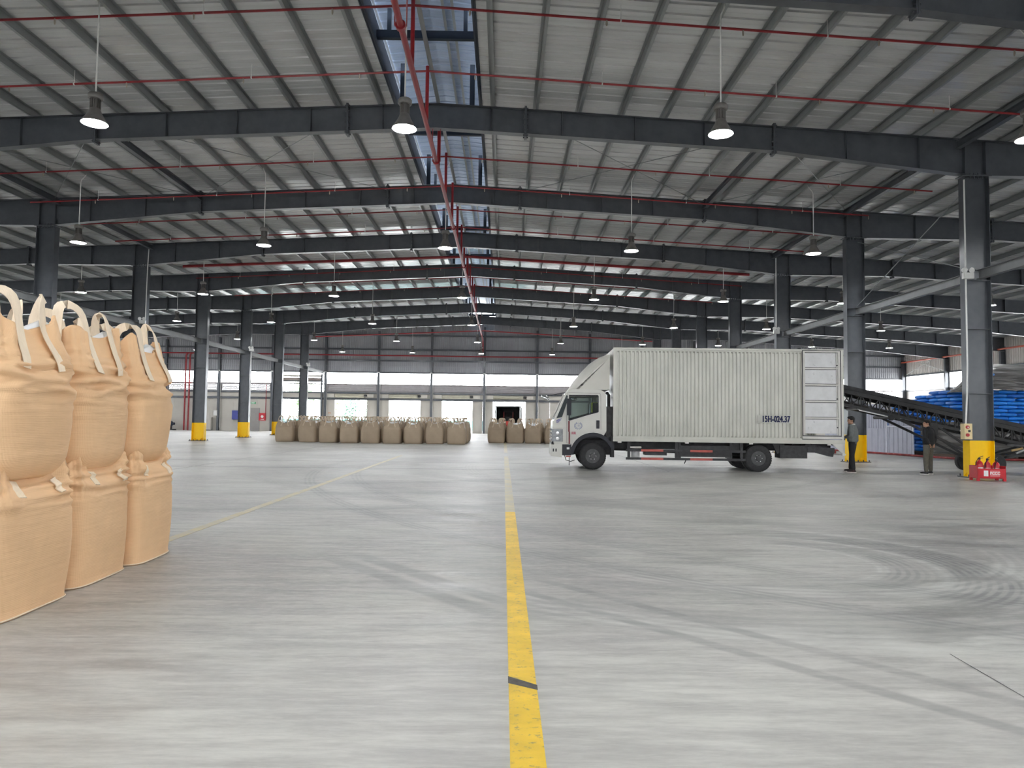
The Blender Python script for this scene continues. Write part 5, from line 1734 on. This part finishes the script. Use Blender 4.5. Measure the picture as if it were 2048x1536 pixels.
LAY = ['bottom layer', 'second layer', 'third layer', 'fourth layer', 'fifth layer', 'sixth layer', 'seventh layer', 'eighth layer', 'ninth layer', 'tenth layer', 'eleventh layer', 'twelfth layer', 'thirteenth layer', 'fourteenth layer', 'fifteenth layer', 'sixteenth layer', 'seventeenth layer', 'top layer']
LH = .165
NL = 17
def sack(x, y, z, rz, face, j, i):
    me = SK[rg.randrange(6)]
    o = inst('woven_sack', me, None, (x, y, z), rz + rg.uniform(-.08, .08))
    tag(o, 'blue woven sack, %s of the heap, %s %s' % (LAY[min(j, 17)], ORD[i], 'from left on front face' if face == 'front face' else 'back along left end'), 'sack', 'blue woven sacks, ' + face)
for j in range(NL):
    z = .30 + j * LH * .985
    # front face, towards the camera
    nfr = 7 if j < 16 else 6
    for i in range(nfr):
        x = 19.95 + .10 * rg.random() + (.38 if j % 2 else 0) + i * .79
        sack(x, 30.1 + rg.uniform(-.05, .05) + j * .012, z, rg.uniform(-.05, .05), 'front face', j, i)
    # left end face, along the fence, stepping down into the depth
    for i in range(9):
        y = 30.55 + (.25 if j % 2 else 0) + i * .8
        if j > 16 - max(0, i - 2) * .9:
            continue
        sack(19.55 + rg.uniform(-.05, .05) + j * .015, y, z, PI / 2, 'left end', j, i)
# rest of the pile: solid core under the tarpaulin so nothing shows through
core = thing('pallet_base', 'dark timber pallets under the blue sack heap', 'pallet', (22, 33, 0))
PALM = pm('dark_pallet_timber', (.09, .06, .045), .8, 0, .2, 6)
for i in range(5):
    x0_ = 19.35 + i * 1.2
    MB().box(x0_, x0_ + 1.1, 29.9, 37.9, .14, .20).build('deck', PALM, core)
    for dx in (0, .5, 1.0):
        MB().box(x0_ + dx, x0_ + dx + .1, 29.95, 37.85, .0, .14).build('bearer', PALM, core)
TARP = pm('grey_tarpaulin', (0.15, 0.145, 0.14), .42, 0, .18, 3, bump=.3, bscale=9, stretch=(.4, .4, 3))
def tarp(name, label, xs, ys, hf, mat, folds, n=(170, 120)):
    b = MB(); rows = []
    for j in range(n[1] + 1):
        v = j / n[1]
        r = []
        for i in range(n[0] + 1):
            u = i / n[0]
            r.append(hf(u, v))
        rows.append(r)
    b.grid(rows)
    o = b.build(name, mat, None, smooth='all')
    md = o.modifiers.new('t', 'SOLIDIFY'); md.thickness = .01
    return tag(o, label, 'tarpaulin')
def hf_top(u, v):
    x = 18.95 + u * 6.6
    crown = 4.35 - .55 * (1 - min(1, u * 3)) ** 2 - .10 * u
    # v: 0 hangs on the front face, 1 far back
    if v < .35:
        s = v / .35
        y = 29.78 + .35 * s ** 1.6
        z = 2.95 + (crown - .55 - 2.95) * s
    else:
        s = (v - .35) / .65
        y = 30.13 + 6.5 * s
        z = crown - .55 + .55 * math.sin(min(1, s * 1.6) * PI / 2) - .6 * max(0, s - .6)
    if u < .20:
        z = 2.88 + (z - 2.88) * (u / .20) ** .75
    x += .70 * max(0, y - 30.13)
    fold = .22 * noise.noise(Vector((x * .55 + z * .35, y * .9, z * 5.5))) + .09 * noise.noise(Vector((x * 1.2, y * 2, z * 12)))
    rip = math.sin(z * 21 + x * 1.3 + 5 * noise.noise(Vector((x * .5, 4.4, z * 1.1))))
    y -= fold * (1.3 if v < .4 else .3) + (.05 * rip if v < .42 else 0)
    z += .12 * noise.noise(Vector((x * 1.1, y * 1.0, 3.3))) * (1 if v > .25 else .25) + fold * .3
    return (x, y, z)
tarp('tarpaulin', 'grey crumpled tarpaulin heaped over the top of the blue sacks', None, None, hf_top, TARP, 1)
def hf_low(u, v):
    x = 17.6 + u * 7.0
    y = 29.35 - .35 * math.sin(v * PI) + .28 * (1 - v)
    z = .25 + v * (1.25 + .25 * math.sin(u * 5)) * (1 - .35 * u)
    f_ = .18 * noise.noise(Vector((x * .5 + z, 2.2, z * 6 + x * .9))) + .05 * noise.noise(Vector((x, 1, z * 13)))
    rip = math.sin(z * 24 - x * 2.2 + 5 * noise.noise(Vector((x * .5, 8.4, z * 1.1))))
    return (x, y - f_ * 1.6 - .045 * rip, z)
tarp('tarpaulin', 'grey folded tarpaulin hanging across the lower front of the sacks', None, None, hf_low, TARP, 1, (90, 40))
bs = inst('woven_sack', SK[1], None, (20.35, 29.95, 3.62), .1, (1.3, .8, 1.0))
tag(bs, 'blue sack corner showing through the tarpaulin crown', 'sack')

# sheet-metal fence panels in front of the heap
FEN = pm('bluish_grey_fence_sheet', (0.36, 0.37, 0.44), .45, .15, .06, 2)
fe = thing('fence_panel', 'tall bluish-grey ribbed sheet panel standing left of the sacks', 'fence', (18.1, 35.5, 0))
def fence_sheet(p0, p1, z0, z1, pitch, dep, name, parent, zr=None):
    p0, p1 = Vector(p0 + (0,)), Vector(p1 + (0,))
    d = (p1 - p0); L_ = d.length; d.normalize(); nrm = Vector((-d.y, d.x, 0))
    n = int(L_ / pitch); xs = []
    for i in range(n):
        a = i * L_ / n; p = L_ / n
        xs += [(a, 0), (a + p * .5, 0), (a + p * .6, dep), (a + p * .9, dep)]
    xs.append((L_, 0))
    rows = []
    for z in (z0, z1):
        rows.append([p0 + d * a + nrm * q + Vector((0, 0, z if not (zr and z == z1) else z1 + (zr - z1) * a / L_)) for a, q in xs])
    return MB().grid(rows).build(name, FEN, parent)
A_, B_, C_ = (17.55, 38.6), (18.50, 34.1), (18.80, 32.4)
fence_sheet(A_, B_, .06, 1.22, .4, .02, 'lower_sheet', fe)
fence_sheet(A_, B_, 1.24, 2.42, .16, .03, 'upper_sheet', fe)
for z in (1.23, .06, 2.42):
    MB().bar(A_ + (z,), B_ + (z,), .04, .04).build('rail', FEN, fe)
MB().bar(B_ + (0,), B_ + (2.45,), .05, .05).build('post', pm('white_post', (.62, .64, .7), .5, 0, .05, 5), fe)
fe2 = thing('fence_panel', 'shorter white-framed ribbed sheet panel beside the blue sacks', 'fence', (18.7, 33.2, 0))
fence_sheet(B_, C_, .06, 1.34, .25, .02, 'sheet', fe2)
fence_sheet((B_[0] + .08, B_[1]), (C_[0] + .08, C_[1]), 1.34, 2.35, .11, .025, 'upper_sheet', fe2, 1.45)
wp = MATS['white_post']
MB().bar(B_ + (1.36,), C_ + (1.36,), .05, .05).build('top_rail', wp, fe2)
MB().bar(C_ + (0,), C_ + (1.38,), .05, .05).build('post', wp, fe2)
hs = MB().tube([(17.2, 38.2, .05), (18.3, 34.2, .05), (18.65, 32.2, .05), (19.2, 29.6, .05), (22, 29.2, .05), (26, 29.3, .05)], .05, 8).build('red_hose', pm('red_hose_rubber', (.25, .03, .03), .5, 0, .3, 6, spots=((.5, .25, .2), 3, .6, .8)), None, smooth=True)
tag(hs, 'red hose lying along the foot of the fence and sacks', 'hose')

# ================================================================== THINGS BY THE NEAREST RIGHT COLUMN
eb = thing('extinguisher_stand', 'red steel extinguisher stand at the foot of the nearest column', 'stand', (12.98, 18.95, 0), math.radians(-6))
def EB(b, nm, m, p=eb): return b.build(nm, m, p, local=True)
b = MB(); b.box(-.36, .36, -.20, -.185, .07, .33); fp = EB(b, 'front_plate', REDX)
EB(MB().box(-.36, .36, .185, .20, .07, .40), 'back_plate', REDX)
EB(MB().box(-.36, -.345, -.2, .2, .07, .40), 'side_plate', REDX)
EB(MB().box(.345, .36, -.2, .2, .07, .40), 'side_plate', REDX)
EB(MB().box(-.36, .36, -.2, .2, .07, .085), 'tray', REDX)
for x in (-.33, .33):
    for y in (-.17, .17):
        EB(MB().box(x - .035, x + .035, y - .025, y + .025, 0, .08), 'leg', REDX)
EB(MB().box(-.20, -.09, -.204, -.2, .13, .28), 'white_label', WHITE, fp)
lb = EB(MB().box(-.04, .20, -.2035, -.2, .12, .28), 'text_plate', pm('pink_red_plate', (.62, .16, .17), .5, 0, .05, 8), fp)
me = text_mesh('lettering', 'PCCC', .105, WHITE, .0012, .003, .9)
o = inst('lettering', me, lb, (.08, -.2055, .205)); o.rotation_euler = (PI / 2, 0, 0)
EX = ['left fire extinguisher with black handle in the red stand', 'middle slim fire extinguisher in the red stand', 'right fire extinguisher in the red stand']
for i, (x, r, h_) in enumerate(((-.20, .085, .50), (.0, .075, .48), (.22, .085, .47))):
    c_, s_ = math.cos(math.radians(-6)), math.sin(math.radians(-6))
    t_ = thing('fire_extinguisher', EX[i], 'extinguisher', (12.98 + x * c_, 18.95 + x * s_, .085), .3 * i, 'fire extinguishers')
    cy = MB().lathe([(.0, .0), (r * .92, .005), (r, .03), (r, h_ * .68), (r * .85, h_ * .80), (r * .4, h_ * .88), (.025, h_ * .90), (.025, h_ * .95), (0, h_ * .95)], 20).build('cylinder', REDX, t_, smooth=40, local=True)
    MB().lathe([(r + .001, h_ * .3), (r + .001, h_ * .55)], 20).build('label_band', WHITE if i == 0 else pm('pale_band', (.6, .3, .28), .5, 0, .1, 6), cy, smooth=True, local=True)
    MB().box(-.02, .02, -.02, .02, h_ * .94, h_ * 1.04).build('valve', DARKM, t_, local=True)
    MB().bar((-.02, 0, h_ * 1.04), (.10, 0, h_ * 1.14), .02, .012).build('lever', DARKM, t_, local=True)
    MB().bar((-.02, 0, h_ * 1.0), (.10, 0, h_ * 1.03), .02, .012).build('handle', DARKM, t_, local=True)
    MB().tube([(0, -.02, h_ * .98), (-.07, -.06, h_ * 1.02), (-r - .03, -.03, h_ * .8), (-r - .02, 0, h_ * .45)], .011, 6).build('hose', BLACK, t_, smooth=True, local=True)
cx = XR + SPAN
sb = thing('switch_box', 'cream switch box with two red buttons on the nearest column', 'switch box', (cx - .50, 19.80, 1.08))
CRB = pm('cream_switch_enclosure', (.70, .58, .33), .5, 0, .05, 8)
MB().box(-.11, .11, -.09, .09, .0, .44).build('enclosure', CRB, sb, local=True)
for z in (.34, .12):
    bt = MB().lathe([(.045, -.12), (.05, -.09)], 16, (-.03, 0, z), 'y').build('button', pm('red_button', (.42, .02, .03), .35, 0, .1, 8), sb, smooth=40, local=True)
MB().tube([(-.03, -.121, .335), (-.03, -.127, .335)], .018, 10).build('button_cap', WHITE, sb, local=True)
MB().box(-.01, .06, -.092, -.09, .20, .26).build('label_plate', DARKM, sb, local=True)
cd = tag(MB().tube([(cx - .385, 19.88, 8.5), (cx - .385, 19.88, 3.2), (cx - .44, 19.85, 2.2), (cx - .50, 19.82, 1.52)], .022, 8).build('conduit', WHITE, None, smooth=True), 'white conduit running down the nearest column to the switch box', 'conduit')
def emergency(x, y, z, s, lab):
    t_ = thing('emergency_light', lab, 'light', (x, y, z), 0, 'twin-spot emergency lights')
    MB().box(-.14, .14, -.06, .06, .0, .17).build('housing', WHITE, t_, local=True)
    for dx in (-.12, .08):
        MB().lathe([(.03, .04), (.075, .0), (.08, -.04), (.0, -.045)], 14, (dx, -.02, .24), 'y').build('spot', WHITE, t_, smooth=40, local=True)
    return t_
emergency(cx - .36, FY(1) - .22, 5.62, 1, 'white twin-spot emergency light on the nearest right column')
t_ = emergency(cx - .38, FY(3) - .22, 5.75, 1, 'white twin-spot emergency light on the column behind the truck')
cd = tag(MB().tube([(cx - .38, FY(3) - .2, 9.6), (cx - .38, FY(3) - .2, 5.95)], .025, 8).build('conduit', WHITE, None, smooth=True), 'white conduit dropping to the emergency light behind the truck', 'conduit')
cl = XR - SPAN
emergency(cl + .25, FY(3) - .22, 5.8, -1, 'round white emergency light on the column behind the right bag')
cd = tag(MB().tube([(cl + .42, FY(3) - .2, 9.7), (cl + .38, FY(3) - .2, 8.5), (cl + .36, FY(3) - .2, 6.0)], .022, 8).build('conduit', WHITE, None, smooth=True), 'white conduit down the column behind the right bag', 'conduit')
emergency(cl + .40, FY(5) - .1, 5.85, -1, 'white emergency light on column beside the blue cabinet')
emergency(cl + .40, FY(7) - .1, 5.85, -1, 'white emergency light on the column inside the open doorway')
for k in (5, 7):
    tag(MB().tube([(cl + .40, FY(k) - .12, 1.2), (cl + .40, FY(k) - .12, 5.8)], .02, 6).build('conduit', WHITE, None, smooth=True), 'white conduit on the left row column, %s' % ('beside the blue cabinet' if k == 5 else 'inside the doorway'), 'conduit')
tag(MB().box(12.92, 13.12, FY(2) - .28, FY(2) - .16, 2.28, 2.5).build('junction_box', WHITE), 'white junction box on the column behind the man in grey', 'box')
